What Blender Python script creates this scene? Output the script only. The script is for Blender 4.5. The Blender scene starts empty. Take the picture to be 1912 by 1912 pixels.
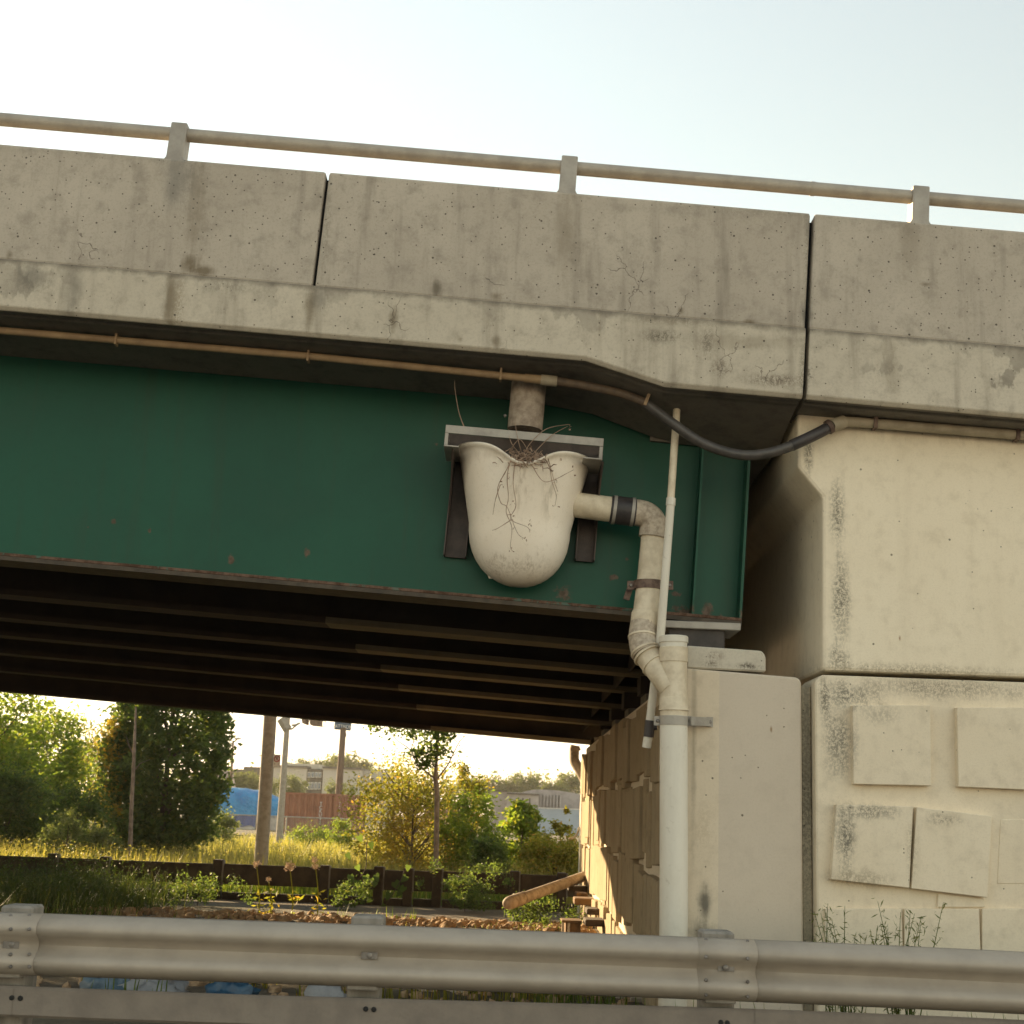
import bpy, bmesh, math, random
import numpy as np
from mathutils import Matrix, Vector, Euler, noise as mnoise
R = math.radians
rnd = random.Random(7)
nrg = np.random.default_rng(11)
S = bpy.context.scene
COL = S.collection

# ------------------------------------------------------------------ camera
FPX = 2655.0; PITCH = R(12.1); ROLL = .037; EYE = 1.5
cp, sp = math.cos(PITCH), math.sin(PITCH); cr, sr = math.cos(ROLL), math.sin(ROLL)
camd = bpy.data.cameras.new('camera'); cam = bpy.data.objects.new('camera', camd); COL.objects.link(cam)
camd.sensor_width = 36; camd.lens = 36 * FPX / 1912; camd.clip_start = .1; camd.clip_end = 3000
right = Vector((cr, -sr * sp, sr * cp)); up = Vector((-sr, -cr * sp, cr * cp)); back = Vector((0, -cp, -sp))
M = Matrix((right, up, back)).transposed().to_4x4(); M.translation = (0, 0, EYE)
cam.matrix_world = M
S.camera = cam
camd.dof.use_dof = True; camd.dof.focus_distance = 11.3; camd.dof.aperture_fstop = 4.5

# ------------------------------------------------------------------ sky, sun, exposure
SUN_DIR = Vector((-.95, 1.0, .321)).normalized()          # towards the sun
SUN_EL = math.asin(SUN_DIR.z); SUN_ROT = math.atan2(SUN_DIR.x, SUN_DIR.y)
W = bpy.data.worlds.new('World'); S.world = W; W.use_nodes = True
wt = W.node_tree; wt.nodes.clear()
sky = wt.nodes.new('ShaderNodeTexSky'); sky.sky_type = 'NISHITA'; sky.sun_disc = False
sky.sun_elevation = SUN_EL; sky.sun_rotation = SUN_ROT
sky.air_density = 2.0; sky.dust_density = 0.05; sky.ozone_density = 1.0
bg = wt.nodes.new('ShaderNodeBackground'); bg.inputs['Strength'].default_value = .085
wo = wt.nodes.new('ShaderNodeOutputWorld')
hsv = wt.nodes.new('ShaderNodeHueSaturation'); hsv.inputs['Saturation'].default_value = .52      # hazy summer sky
wt.links.new(sky.outputs[0], hsv.inputs['Color'])
wt.links.new(hsv.outputs[0], bg.inputs['Color']); wt.links.new(bg.outputs[0], wo.inputs['Surface'])
sl = bpy.data.lights.new('sun', 'SUN'); so = bpy.data.objects.new('sun', sl); COL.objects.link(so)
sl.energy = 5.0; sl.angle = R(.5); sl.color = (1.0, .74, .42)
so.rotation_euler = SUN_DIR.to_track_quat('Z', 'Y').to_euler(); so.location = (-30, 40, 30)
VS = S.view_settings
VS.view_transform = 'Standard'; VS.look = 'None'; VS.gamma = 1; VS.use_curve_mapping = False
VS.exposure = 1.8

# ------------------------------------------------------------------ helpers
TH = .052; cT, sT = math.cos(TH), math.sin(TH)
def P(px, py, Y):
    'photo pixel (1912 grid) at depth Y -> world point'
    u = (px - 956) / FPX; v = -(py - 956) / FPX
    a = cr * u - sr * v; b = sr * u + cr * v
    dy = cp - sp * b; dz = sp + cp * b; t = Y / dy
    return Vector((a * t, Y, EYE + dz * t))
def PG(px, py, Z):
    u = (px - 956) / FPX; v = -(py - 956) / FPX
    a = cr * u - sr * v; b = sr * u + cr * v
    t = (Z - EYE) / (sp + cp * b)
    return Vector((a * t, (cp - sp * b) * t, Z))
def LB(px, py, Y):
    'the same in the frame of the bridge deck, which falls to the right'
    w = P(px, py, Y); return Vector((w.x * cT - w.z * sT, Y, w.x * sT + w.z * cT))
def W2L(w): return Vector((w[0] * cT - w[2] * sT, w[1], w[0] * sT + w[2] * cT))

def rootmat(o):
    while o.parent: o = o.parent
    return o.matrix_basis.copy()
def thing(name, label, cat, loc=(0, 0, 0), rot=(0, 0, 0), group=None):
    o = bpy.data.objects.new(name, None); COL.objects.link(o)
    o.location = loc; o.rotation_euler = rot; o.empty_display_size = .1
    o['label'] = label; o['category'] = cat
    if group: o['group'] = group
    return o
def tag(o, label=None, cat=None, group=None, kind=None):
    if label: o['label'] = label
    if cat: o['category'] = cat
    if group: o['group'] = group
    if kind: o['kind'] = kind
    return o
def link(name, me, mat, parent=None):
    if mat is not None and not me.materials: me.materials.append(mat)
    o = bpy.data.objects.new(name, me); COL.objects.link(o)
    if parent: o.parent = parent
    return o
def copy_tree(o, parent=None):
    c = o.copy(); COL.objects.link(c)
    if parent: c.parent = parent
    for ch in list(o.children): copy_tree(ch, c)
    return c

class MB:
    'collects faces; build() links them as one mesh object'
    def __init__(s): s.v = []; s.f = []
    def add(s, vs, fs):
        n = len(s.v); s.v += [tuple(q) for q in vs]; s.f += [tuple(i + n for i in f) for f in fs]; return s
    def box(s, x0, x1, y0, y1, z0, z1):
        v = [(x, y, z) for z in (z0, z1) for y in (y0, y1) for x in (x0, x1)]
        return s.add(v, [(0, 2, 3, 1), (4, 5, 7, 6), (0, 1, 5, 4), (2, 6, 7, 3), (0, 4, 6, 2), (1, 3, 7, 5)])
    def obox(s, c, size, mat=None):
        m = mat or Matrix.Identity(3); c = Vector(c)
        v = [c + m @ Vector((x * size[0] / 2, y * size[1] / 2, z * size[2] / 2)) for z in (-1, 1) for y in (-1, 1) for x in (-1, 1)]
        return s.add(v, [(0, 2, 3, 1), (4, 5, 7, 6), (0, 1, 5, 4), (2, 6, 7, 3), (0, 4, 6, 2), (1, 3, 7, 5)])
    def bar(s, a, b, w, h):
        'box from a to b'
        a = Vector(a); b = Vector(b); d = b - a; z = Vector((0, 0, 1))
        if abs(d.normalized().z) > .99: z = Vector((0, 1, 0))
        x = d.normalized(); y = z.cross(x).normalized(); z = x.cross(y)
        m = Matrix((x, y, z)).transposed()
        return s.obox((a + b) / 2, (d.length, w, h), m)
    def quadprism(s, q, y0, y1):
        'outline of (x,z) points extruded in y'
        n = len(q)
        v = [(x, y0, z) for x, z in q] + [(x, y1, z) for x, z in q]
        return s.add(v, [tuple(range(n)), tuple(range(2 * n - 1, n - 1, -1))] + [(i, i + n, (i + 1) % n + n, (i + 1) % n) for i in range(n)])
    def xprism(s, q, x0, x1):
        'outline of (y,z) points extruded in x'
        n = len(q)
        v = [(x0, y, z) for y, z in q] + [(x1, y, z) for y, z in q]
        return s.add(v, [tuple(range(n)), tuple(range(2 * n - 1, n - 1, -1))] + [(i, i + n, (i + 1) % n + n, (i + 1) % n) for i in range(n)])
    def tube(s, pts, r, n=12, cap=True):
        pts = [Vector(p) for p in pts]
        rs = r if isinstance(r, (list, tuple)) else [r] * len(pts)
        t0 = (pts[1] - pts[0]).normalized()
        nx = Vector((0, 0, 1)).cross(t0)
        if nx.length < .05: nx = Vector((1, 0, 0)).cross(t0)
        nx.normalize(); base = len(s.v); prev = t0
        for i, p in enumerate(pts):
            a = pts[max(i - 1, 0)]; b = pts[min(i + 1, len(pts) - 1)]
            t = (b - a)
            t = t.normalized() if t.length > 1e-9 else prev
            nx = (nx - t * nx.dot(t)).normalized(); ny = t.cross(nx); prev = t
            for k in range(n):
                an = 2 * math.pi * k / n
                s.v.append(tuple(p + (nx * math.cos(an) + ny * math.sin(an)) * rs[i]))
        for i in range(len(pts) - 1):
            for k in range(n):
                a = base + i * n + k; b = base + i * n + (k + 1) % n
                s.f.append((a, b, b + n, a + n))
        if cap:
            s.f.append(tuple(base + k for k in range(n - 1, -1, -1)))
            e = base + (len(pts) - 1) * n; s.f.append(tuple(e + k for k in range(n)))
        return s
    def bolt(s, c, r, h, d=(0, -1, 0)):
        d = Vector(d); c = Vector(c)
        return s.tube([c, c + d * h * .6, c + d * h], [r, r * .92, r * .55], 8)
    def build(s, name, mat, parent=None, bevel=0, smooth=None, local=False, bseg=1, bang=35):
        bm = bmesh.new()
        vs = [bm.verts.new(v) for v in s.v]
        for f in s.f:
            try: bm.faces.new([vs[i] for i in f])
            except ValueError: pass
        bmesh.ops.recalc_face_normals(bm, faces=bm.faces)
        if bevel:
            es = [e for e in bm.edges if len(e.link_faces) == 2 and e.calc_face_angle(0) > R(bang)]
            bmesh.ops.bevel(bm, geom=es, offset=bevel, segments=bseg, affect='EDGES', profile=.5, clamp_overlap=True)
        me = bpy.data.meshes.new(name)
        loc = None
        if parent is not None:
            if not local: bm.transform(rootmat(parent).inverted())
        elif not local:
            co = [v.co for v in bm.verts]
            loc = Vector(((min(c.x for c in co) + max(c.x for c in co)) / 2, (min(c.y for c in co) + max(c.y for c in co)) / 2, min(c.z for c in co)))
            bm.transform(Matrix.Translation(-loc))
        bm.to_mesh(me); bm.free()
        if smooth is not None:
            me.shade_smooth(); me.set_sharp_from_angle(angle=R(smooth))
        o = link(name, me, mat, parent)
        if loc is not None: o.location = loc
        return o

def fast_mesh(name, verts, nper):
    'polygons of nper separate vertices each'
    me = bpy.data.meshes.new(name); n = len(verts); k = n // nper
    me.vertices.add(n); me.vertices.foreach_set('co', np.asarray(verts, np.float32).ravel())
    me.loops.add(n); me.loops.foreach_set('vertex_index', np.arange(n, dtype=np.int32))
    me.polygons.add(k); me.polygons.foreach_set('loop_start', np.arange(0, n, nper, dtype=np.int32))
    me.update(calc_edges=True); me.validate()
    return me

# ------------------------------------------------------------------ materials
class NT:
    def __init__(s, name):
        s.m = bpy.data.materials.new(name); s.m.use_nodes = True; s.t = s.m.node_tree
        s.t.nodes.clear(); s.out = s.t.nodes.new('ShaderNodeOutputMaterial')
        s.pos = s.n('ShaderNodeNewGeometry').outputs['Position']
    def n(s, k): return s.t.nodes.new(k)
    def lk(s, a, b):
        if hasattr(a, 'is_linked'): s.t.links.new(a, b)
        else: b.default_value = a
    def M(s, op, a, b=0.0, c=None, clamp=False):
        q = s.n('ShaderNodeMath'); q.operation = op; q.use_clamp = clamp
        s.lk(a, q.inputs[0]); s.lk(b, q.inputs[1])
        if c is not None: s.lk(c, q.inputs[2])
        return q.outputs[0]
    def map(s, vec, scale=(1, 1, 1), loc=(0, 0, 0), rot=(0, 0, 0)):
        q = s.n('ShaderNodeMapping'); s.lk(vec, q.inputs[0]); q.inputs['Scale'].default_value = scale
        q.inputs['Location'].default_value = loc; q.inputs['Rotation'].default_value = rot; return q.outputs[0]
    def noise(s, scale, detail=4, rough=.55, vec=None, dist=0):
        q = s.n('ShaderNodeTexNoise'); s.lk(vec or s.pos, q.inputs['Vector'])
        q.inputs['Scale'].default_value = scale; q.inputs['Detail'].default_value = detail; q.inputs['Roughness'].default_value = rough
        q.inputs['Distortion'].default_value = dist
        return q.outputs[0]
    def vor(s, scale, feat='F1', vec=None, out='Distance', rand=1):
        q = s.n('ShaderNodeTexVoronoi'); q.feature = feat; s.lk(vec or s.pos, q.inputs['Vector'])
        q.inputs['Scale'].default_value = scale; q.inputs['Randomness'].default_value = rand; return q.outputs[out]
    def step(s, x, a, b, lo=0., hi=1.):
        q = s.n('ShaderNodeMapRange'); q.interpolation_type = 'SMOOTHSTEP'; s.lk(x, q.inputs[0])
        if a > b: a, b, lo, hi = b, a, hi, lo
        q.inputs[1].default_value = a; q.inputs[2].default_value = b; q.inputs[3].default_value = lo; q.inputs[4].default_value = hi
        return q.outputs[0]
    def mix(s, f, a, b, mode='MIX'):
        q = s.n('ShaderNodeMix'); q.data_type = 'RGBA'; q.blend_type = mode
        s.lk(f, q.inputs[0])
        for v, i in ((a, 6), (b, 7)):
            if isinstance(v, tuple): q.inputs[i].default_value = (*v[:3], 1)
            else: s.lk(v, q.inputs[i])
        return q.outputs[2]
    def xyz(s, v=None):
        q = s.n('ShaderNodeSeparateXYZ'); s.lk(v or s.pos, q.inputs[0]); return q.outputs
    def blob(s, cx, cz, rx, rz, nz, amp=.9, lo=.55, hi=1.05):
        x, y, z = s._xyz
        dx = s.M('MULTIPLY', s.M('SUBTRACT', x, cx), 1 / rx); dz = s.M('MULTIPLY', s.M('SUBTRACT', z, cz), 1 / rz)
        d = s.M('SQRT', s.M('ADD', s.M('MULTIPLY', dx, dx), s.M('MULTIPLY', dz, dz)))
        d = s.M('MULTIPLY_ADD', s.M('SUBTRACT', nz, .5), amp * 2, d)
        return s.step(d, hi, lo)
    def bump(s, h, dist=.01, strength=.6):
        q = s.n('ShaderNodeBump'); q.inputs['Strength'].default_value = strength; q.inputs['Distance'].default_value = dist
        s.lk(h, q.inputs['Height']); return q.outputs[0]
    def bsdf(s, col, rough=.8, metal=0, normal=None, spec=None):
        b = s.n('ShaderNodeBsdfPrincipled')
        if isinstance(col, tuple): b.inputs['Base Color'].default_value = (*col, 1)
        else: s.lk(col, b.inputs['Base Color'])
        s.lk(rough, b.inputs['Roughness']); b.inputs['Metallic'].default_value = metal
        if spec is not None: b.inputs['Specular IOR Level'].default_value = spec
        if normal is not None: s.lk(normal, b.inputs['Normal'])
        s.t.links.new(b.outputs[0], s.out.inputs['Surface']); return s.m

def concrete(name, base, dark, light, pores=0., stains_shade=(), speck=(), cracks=(), grime_h=None, streak=.62, plan='XZ', patches=()):
    t = NT(name); t._xyz = t.xyz()
    n1 = t.noise(.9, 5, .6); n2 = t.noise(7, 6, .65); n3 = t.noise(60, 3, .6)
    nv = t.noise(2.2, 5, .6, t.map(t.pos, (2.4, 2.4, .22)))
    c = t.mix(t.step(n1, .3, .72), base, light)
    c = t.mix(t.M('MULTIPLY', t.step(n2, .46, .74), .45), c, dark)
    c = t.mix(t.M('MULTIPLY', t.step(nv, .5, .76), streak), c, dark)
    for (x0, x1, z0, z1, col) in patches:
        m = t.M('MULTIPLY', t.M('GREATER_THAN', t._xyz[0], x0), t.M('LESS_THAN', t._xyz[0], x1))
        m = t.M('MULTIPLY', m, t.M('GREATER_THAN', t._xyz[2], z0))
        m = t.M('MULTIPLY', m, t.M('LESS_THAN', t._xyz[2], z1))
        c = t.mix(t.M('MULTIPLY', m, .62), c, col)
    c = t.mix(t.M('MULTIPLY', t.M('SUBTRACT', n3, .5), 1.1, clamp=True), c, dark)
    h = t.M('MULTIPLY_ADD', n3, .25, t.M('MULTIPLY', n2, .5))
    ns = t.M('MULTIPLY_ADD', t.noise(6, 6, .7), .5, t.M('MULTIPLY', t.noise(7, 5, .65, t.map(t.pos, (1.6, 1.6, .16))), .5))
    for (cx, cz, rx, rz, a, col) in stains_shade:
        c = t.mix(t.M('MULTIPLY', t.blob(cx, cz, rx, rz, ns, 1.5, .0, 1.15), a), c, col)
    if speck:
        fs = t.M('MULTIPLY_ADD', t.step(t.noise(46, 6, .85, t.map(t.pos, (1, 1, .8))), .44, .55), .88, .12)
        for (cx, cz, rx, rz, a, col) in speck:
            c = t.mix(t.M('MULTIPLY', t.M('MULTIPLY', t.blob(cx, cz, rx, rz, ns, 1.1, .0, 1.2), fs), a), c, tuple(q * w for q, w in zip(col, (1.35, 1.28, 1.15))))
    if grime_h:
        x, y, z = t._xyz; H = t.M('MULTIPLY_ADD', x, sT, t.M('MULTIPLY', z, cT))
        top = t.M('SUBTRACT', grime_h, H)
        ng = t.noise(3.2, 5, .65, t.map(t.pos, (1, 1, .6)))
        ng2 = t.step(t.M('MULTIPLY_ADD', t.noise(9, 5, .65), -.10, top), .022, -.045); c = t.mix(t.M('MULTIPLY', ng2, .7), c, (dark[0] * .5, dark[1] * .5, dark[2] * .5))
        g = t.step(t.M('SUBTRACT', top, t.M('MULTIPLY', t.step(ng, .42, .75), .42)), .07, -.02)
        c = t.mix(t.M('MULTIPLY', t.M('MULTIPLY', g, t.step(t.noise(.9, 2), .34, .62)), .55), c, (dark[0] * .5, dark[1] * .5, dark[2] * .52))
    if cracks:
        wob = t.n('ShaderNodeVectorMath'); wob.operation = 'MULTIPLY_ADD'
        q = t.n('ShaderNodeTexNoise'); q.inputs['Scale'].default_value = 9; t.lk(t.pos, q.inputs['Vector']); q.inputs['Detail'].default_value = 4
        t.lk(q.outputs['Color'], wob.inputs[0]); wob.inputs[1].default_value = (.16, .16, .16); t.lk(t.pos, wob.inputs[2])
        e = t.vor(2.6, 'DISTANCE_TO_EDGE', t.map(wob.outputs[0], (1.3, 1.3, .8)))
        ln = t.step(e, .010, .002)
        m = None
        for (cx, cz, rx, rz) in cracks:
            b = t.blob(cx, cz, rx, rz, ns, .3, .7, 1.0); m = b if m is None else t.M('MAXIMUM', m, b)
        k = t.M('MULTIPLY', ln, m)
        c = t.mix(t.M('MULTIPLY', k, .6), c, (dark[0] * .35, dark[1] * .3, dark[2] * .3)); h = t.M('SUBTRACT', h, t.M('MULTIPLY', k, .8))
    if pores:
        for sc, th, lim in ((13, .11, 1 - pores), (30, .17, 1 - pores * 1.3)):
            v = t.n('ShaderNodeTexVoronoi'); t.lk(t.map(t.pos, (1, 1, 1), (sc, 0, 2)), v.inputs['Vector']); v.inputs['Scale'].default_value = sc
            pick = t.M('GREATER_THAN', t.xyz(v.outputs['Color'])[0], lim)
            k = t.M('MULTIPLY', t.step(t.M('MULTIPLY_ADD', n3, .05, v.outputs['Distance']), th + .05, th), pick)
            c = t.mix(t.M('MULTIPLY', k, .8), c, (dark[0] * .28, dark[1] * .28, dark[2] * .28)); h = t.M('SUBTRACT', h, k)
    return t.bsdf(c, .92, 0, t.bump(h, .006, .7), .25)

def paint(name, col, dark, rough=.45, rust=0., spots=(), metal=0., scale=1., bands=()):
    t = NT(name); t._xyz = t.xyz()
    n1 = t.noise(1.1 * scale, 5, .6); n2 = t.noise(14 * scale, 5, .65); n3 = t.noise(80, 2)
    c = t.mix(t.M('MULTIPLY', t.step(n1, .35, .75), .55), col, dark)
    c = t.mix(t.M('MULTIPLY', t.step(n2, .5, .8), .35), c, dark)
    if bands:
        run = t.noise(5, 5, .65, t.map(t.pos, (1.5, 1.5, .10))); fade = t.noise(.55, 4, .6)
        c = t.mix(t.M('MULTIPLY', t.step(run, .5, .8), .35), c, (.035, .05, .03)); c = t.mix(t.M('MULTIPLY', t.step(fade, .48, .72), .5), c, (.032, .105, .066))
    rc = t.mix(t.step(n2, .35, .65), (.07, .035, .02), (.17, .105, .075))
    r = rough
    if rust:
        k = t.step(t.M('ADD', t.noise(4 * scale, 6, .7), t.M('MULTIPLY', n2, .25)), .93 - rust, 1.0 - rust)
        c = t.mix(k, c, rc); r = t.M('MULTIPLY_ADD', k, .4, rough)
    ns = t.noise(16, 5, .7)
    for (cx, cz, rx, rz) in spots:
        c = t.mix(t.M('MULTIPLY', t.blob(cx, cz, rx, rz, ns, 1.9, .2, 1.0), .85), c, rc)
    return t.bsdf(c, r, metal, t.bump(t.M('MULTIPLY_ADD', n3, .3, n2), .002, .35), .22 if bands else None)

def plain(name, col, dark=None, rough=.7, metal=0., scale=8., streak=False, bump=.004):
    dark = dark or tuple(q * .55 for q in col)
    t = NT(name); v = t.map(t.pos, (1, 1, .15)) if streak else t.pos
    n1 = t.noise(scale, 5, .6, v); n2 = t.noise(scale * 6, 4, .6, v)
    c = t.mix(t.step(n1, .35, .7), col, dark); c = t.mix(t.M('MULTIPLY', t.step(n2, .5, .75), .4), c, dark)
    return t.bsdf(c, rough, metal, t.bump(n2, bump, .5))

def leafmat(name, a, b, c, trans=.6):
    t = NT(name)
    g = t.n('ShaderNodeNewGeometry').outputs['Random Per Island']
    col = t.mix(t.step(g, .0, .75), a, b); col = t.mix(t.step(g, .82, 1.), col, c)
    d = t.n('ShaderNodeBsdfPrincipled'); t.lk(col, d.inputs['Base Color']); d.inputs['Roughness'].default_value = .55
    d.inputs['Specular IOR Level'].default_value = .3
    tr = t.n('ShaderNodeBsdfTranslucent'); t.lk(t.mix(1., col, (1.75, 1.75, .7), 'MULTIPLY'), tr.inputs[0])
    mx = t.n('ShaderNodeMixShader'); mx.inputs[0].default_value = trans
    t.t.links.new(d.outputs[0], mx.inputs[1]); t.t.links.new(tr.outputs[0], mx.inputs[2]); t.t.links.new(mx.outputs[0], t.out.inputs['Surface'])
    return t.m

CB, CD, CL = (.43, .38, .315), (.215, .185, .15), (.51, .455, .38)
def sx(px, py, Y=10.6):
    w = P(px, py, Y); return w.x, w.z
BR = (.15, .115, .07); BK = (.10, .095, .085)
def st(px, py, rx, rz, a, col, Y=10.6): x, z = sx(px, py, Y); return (x, z, rx, rz, a, col)
m_parapet = concrete('parapet concrete', CB, CD, CL, .17,
    stains_shade=[st(330, 330, .16, .35, .5, (.15, .15, .14)), st(365, 390, .10, .55, .5, BR), st(352, 490, .09, .13, .8, BR), st(378, 505, .12, .05, .8, BR), st(815, 537, .065, .075, .8, (.13, .11, .08)),
            st(925, 552, .06, .05, .7, BR), st(1272, 580, .035, .055, .8, BR), st(1400, 600, .06, .03, .8, BR), st(1060, 430, .13, .55, .42, BR), st(1700, 460, .12, .5, .25, BR),
            st(18, 475, .04, .06, .7, BR), st(1505, 590, .06, .16, .8, BK), st(1512, 420, .05, .2, .5, BK), st(610, 330, .03, .06, .6, BK), st(1730, 530, .05, .02, .6, BR), st(960, 340, .5, .07, .3, BK), st(500, 305, .6, .06, .25, BK)],
    speck=[st(300, 285, 2.0, .08, .55, (.2, .19, .175)), st(1400, 395, 1.2, .07, .45, (.2, .19, .17)), st(345, 340, .2, .4, .5, (.18, .17, .16)), st(1508, 500, .05, .7, .6, (.15, .14, .12)), st(610, 420, .04, .6, .5, (.16, .15, .13)), st(1750, 410, .8, .08, .5, (.2, .19, .17))], cracks=[(*sx(1170, 520), .18, .3), (*sx(1265, 560), .1, .2), (*sx(165, 450), .1, .25), (*sx(925, 520), .1, .12)])
m_fascia = concrete('deck edge concrete', (.53, .475, .385), (.25, .215, .17), (.60, .54, .44), .10,
    stains_shade=[st(318, 560, .06, .3, .75, BR), st(140, 540, .10, .3, .5, (.14, .13, .11)), st(60, 520, .22, .10, .55, BK), st(580, 580, .06, .25, .7, BR), st(600, 560, .09, .12, .45, BK), st(735, 600, .04, .16, .7, BR),
            st(925, 640, .05, .06, .6, BR), st(860, 635, .04, .05, .6, BR), st(1660, 700, .10, .3, .35, BR), st(1400, 640, .5, .08, .35, BR)],
    cracks=[(*sx(740, 600), .12, .25), (*sx(1330, 660), .25, .25), (*sx(925, 640), .1, .12), (*sx(1460, 700), .3, .12)], grime_h=5.45, speck=[st(1320, 640, .07, .14, .9, (.15, .135, .115)), st(1235, 630, .16, .07, 1, (.13, .12, .10)), st(1345, 690, .10, .09, .9, (.16, .14, .12)), st(1450, 712, .34, .07, 1, (.15, .13, .11)), st(1250, 600, .4, .05, .8, (.2, .18, .15)), st(1500, 700, .05, .4, .8, (.15, .14, .12)), st(60, 530, .3, .12, .6, (.2, .19, .17)), st(430, 540, .3, .06, .6, (.2, .19, .17)), st(330, 570, .1, .3, .6, (.2, .17, .13)), st(1120, 600, .02, .3, .5, (.25, .22, .18))])
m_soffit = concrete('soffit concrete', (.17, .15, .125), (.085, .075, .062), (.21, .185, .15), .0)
m_wall = concrete('cream wall concrete', (.83, .73, .565), (.62, .53, .395), (.87, .775, .61), .02, streak=.2,
    speck=[st(1563, 960, .09, .35, .9, (.13, .125, .11), 11), st(1570, 1120, .10, .42, .9, (.13, .125, .11), 11), st(1565, 1230, .12, .12, .8, (.16, .15, .13), 11), st(1700, 1250, 1.0, .06, .7, (.26, .23, .18), 11), st(1510, 850, .05, .2, .9, (.14, .13, .11), 11)],
    stains_shade=[st(1760, 800, 1.2, .14, .35, (.30, .24, .15), 11), st(1680, 1192, .012, .03, .9, (.25, .10, .03), 11)])
m_wall2 = concrete('lower wall concrete', (.77, .67, .515), (.55, .47, .355), (.82, .725, .57), .02, streak=.2,
    speck=[st(1590, 1300, .22, .12, 1, (.17, .165, .15), 11), st(1760, 1285, .9, .10, .8, (.22, .20, .17), 11), st(1540, 1310, .06, .25, 1, (.12, .115, .10), 11), st(1565, 1390, .16, .3, .9, (.16, .155, .14), 11), st(1575, 1560, .10, .3, 1, (.15, .145, .13), 11),
           st(1620, 1515, .30, .07, .9, (.18, .17, .15), 11), st(1760, 1530, .18, .06, .8, (.2, .18, .15), 11), st(1700, 1590, .06, .30, .6, (.25, .23, .18), 11), st(1640, 1335, .2, .1, .5, (.22, .2, .17), 11), st(1600, 1640, .3, .08, .7, (.25, .22, .17), 11)])
_pa = P(1343, 1300, 11.1).x; _pb = P(1496, 1300, 11.1).x
m_pier = concrete('abutment concrete', (.66, .565, .435), (.47, .395, .295), (.72, .625, .49), .02, streak=.2,
    patches=[(_pa, _pb, -.4, 2.8, (.57, .50, .425))],
    stains_shade=[st(1318, 1690, .07, .16, .85, (.10, .095, .08), 11.1), st(1310, 1745, .14, .12, .8, (.13, .115, .09), 11.1), st(1440, 1362, .012, .03, .9, (.24, .13, .04), 11.1), st(1295, 1400, .03, .9, .5, (.2, .17, .12), 11.1)],  # the tall narrow strip paints the contact shade beside the pipe
    speck=[st(1318, 1540, .1, .3, .3, (.3, .25, .18), 11.1)])
m_seat = concrete('bearing seat concrete', (.56, .51, .42), (.33, .29, .245), (.62, .57, .47), .1,
    speck=[st(1400, 1244, .16, .035, 1, (.09, .08, .07), 11.1), st(1330, 1240, .10, .035, .9, (.14, .12, .1), 11.1), st(1335, 1225, .09, .05, .9, (.2, .17, .15), 11.1)])
m_joint = concrete('joint filler', (.36, .315, .23), (.13, .12, .10), (.45, .40, .30), .2, speck=[(2.35, 1.7, .3, 1.4, .9, (.10, .095, .08))], streak=.6)
m_abut = concrete('abutment block concrete', (.33, .255, .16), (.18, .135, .085), (.39, .305, .20), .0, streak=.5)
m_black = plain('joint black', (.012, .012, .012), rough=.9)
def sp_(px, py, rx, rz): x, z = sx(px, py, 11.65); return (x, z, rx, rz)
m_green = paint('green girder paint', (.013, .088, .055), (.008, .056, .037), 0.40, .0, bands=(1,), spots=[sp_(213, 974, .025, .03), sp_(280, 990, .02, .03), sp_(165, 985, .012, .015), sp_(432, 1045, .035, .04), sp_(575, 1030, .03, .06), sp_(1050, 1110, .09, .07), sp_(1145, 1078, .05, .025), sp_(1170, 1045, .02, .02), sp_(815, 830, .02, .02), sp_(1135, 985, .02, .02),
    sp_(1275, 1140, .10, .05), sp_(1320, 1140, .06, .07), sp_(1345, 1150, .03, .03), sp_(1378, 1150, .02, .05), sp_(1260, 1110, .05, .03)])
m_edge = paint('rusting flange edge', (.05, .11, .08), (.18, .14, .11), .6, .42)
m_flange = plain('grimy flange underside', (.085, .065, .045), rough=.7)
m_rusty = plain('weathering steel', (.04, .026, .018), (.024, .016, .012), rough=.85, scale=3)
m_tanpaint = plain('tan flange paint', (.15, .12, .075), (.11, .09, .055), rough=.75, scale=3)
m_galv = plain('galvanised steel', (.40, .37, .325), (.29, .265, .235), rough=.55, metal=.2, scale=5)
m_rail = plain('weathered guardrail zinc', (.42, .365, .30), (.37, .32, .262), rough=.6, metal=.15, scale=6, bump=.001)
m_rub = plain('dull rub rail', (.24, .205, .17), (.19, .16, .135), rough=.7, metal=.1, scale=6)
m_alu = plain('aluminium handrail', (.42, .375, .31), (.33, .29, .24), rough=.55, metal=.2, scale=6)
m_post = plain('weathered post', (.30, .275, .24), (.18, .165, .14), rough=.9, scale=9, streak=True)
m_bolt = plain('bolt steel', (.26, .24, .22), rough=.5, metal=.6)
m_hole = plain('dark slot', (.01, .01, .01))
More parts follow.
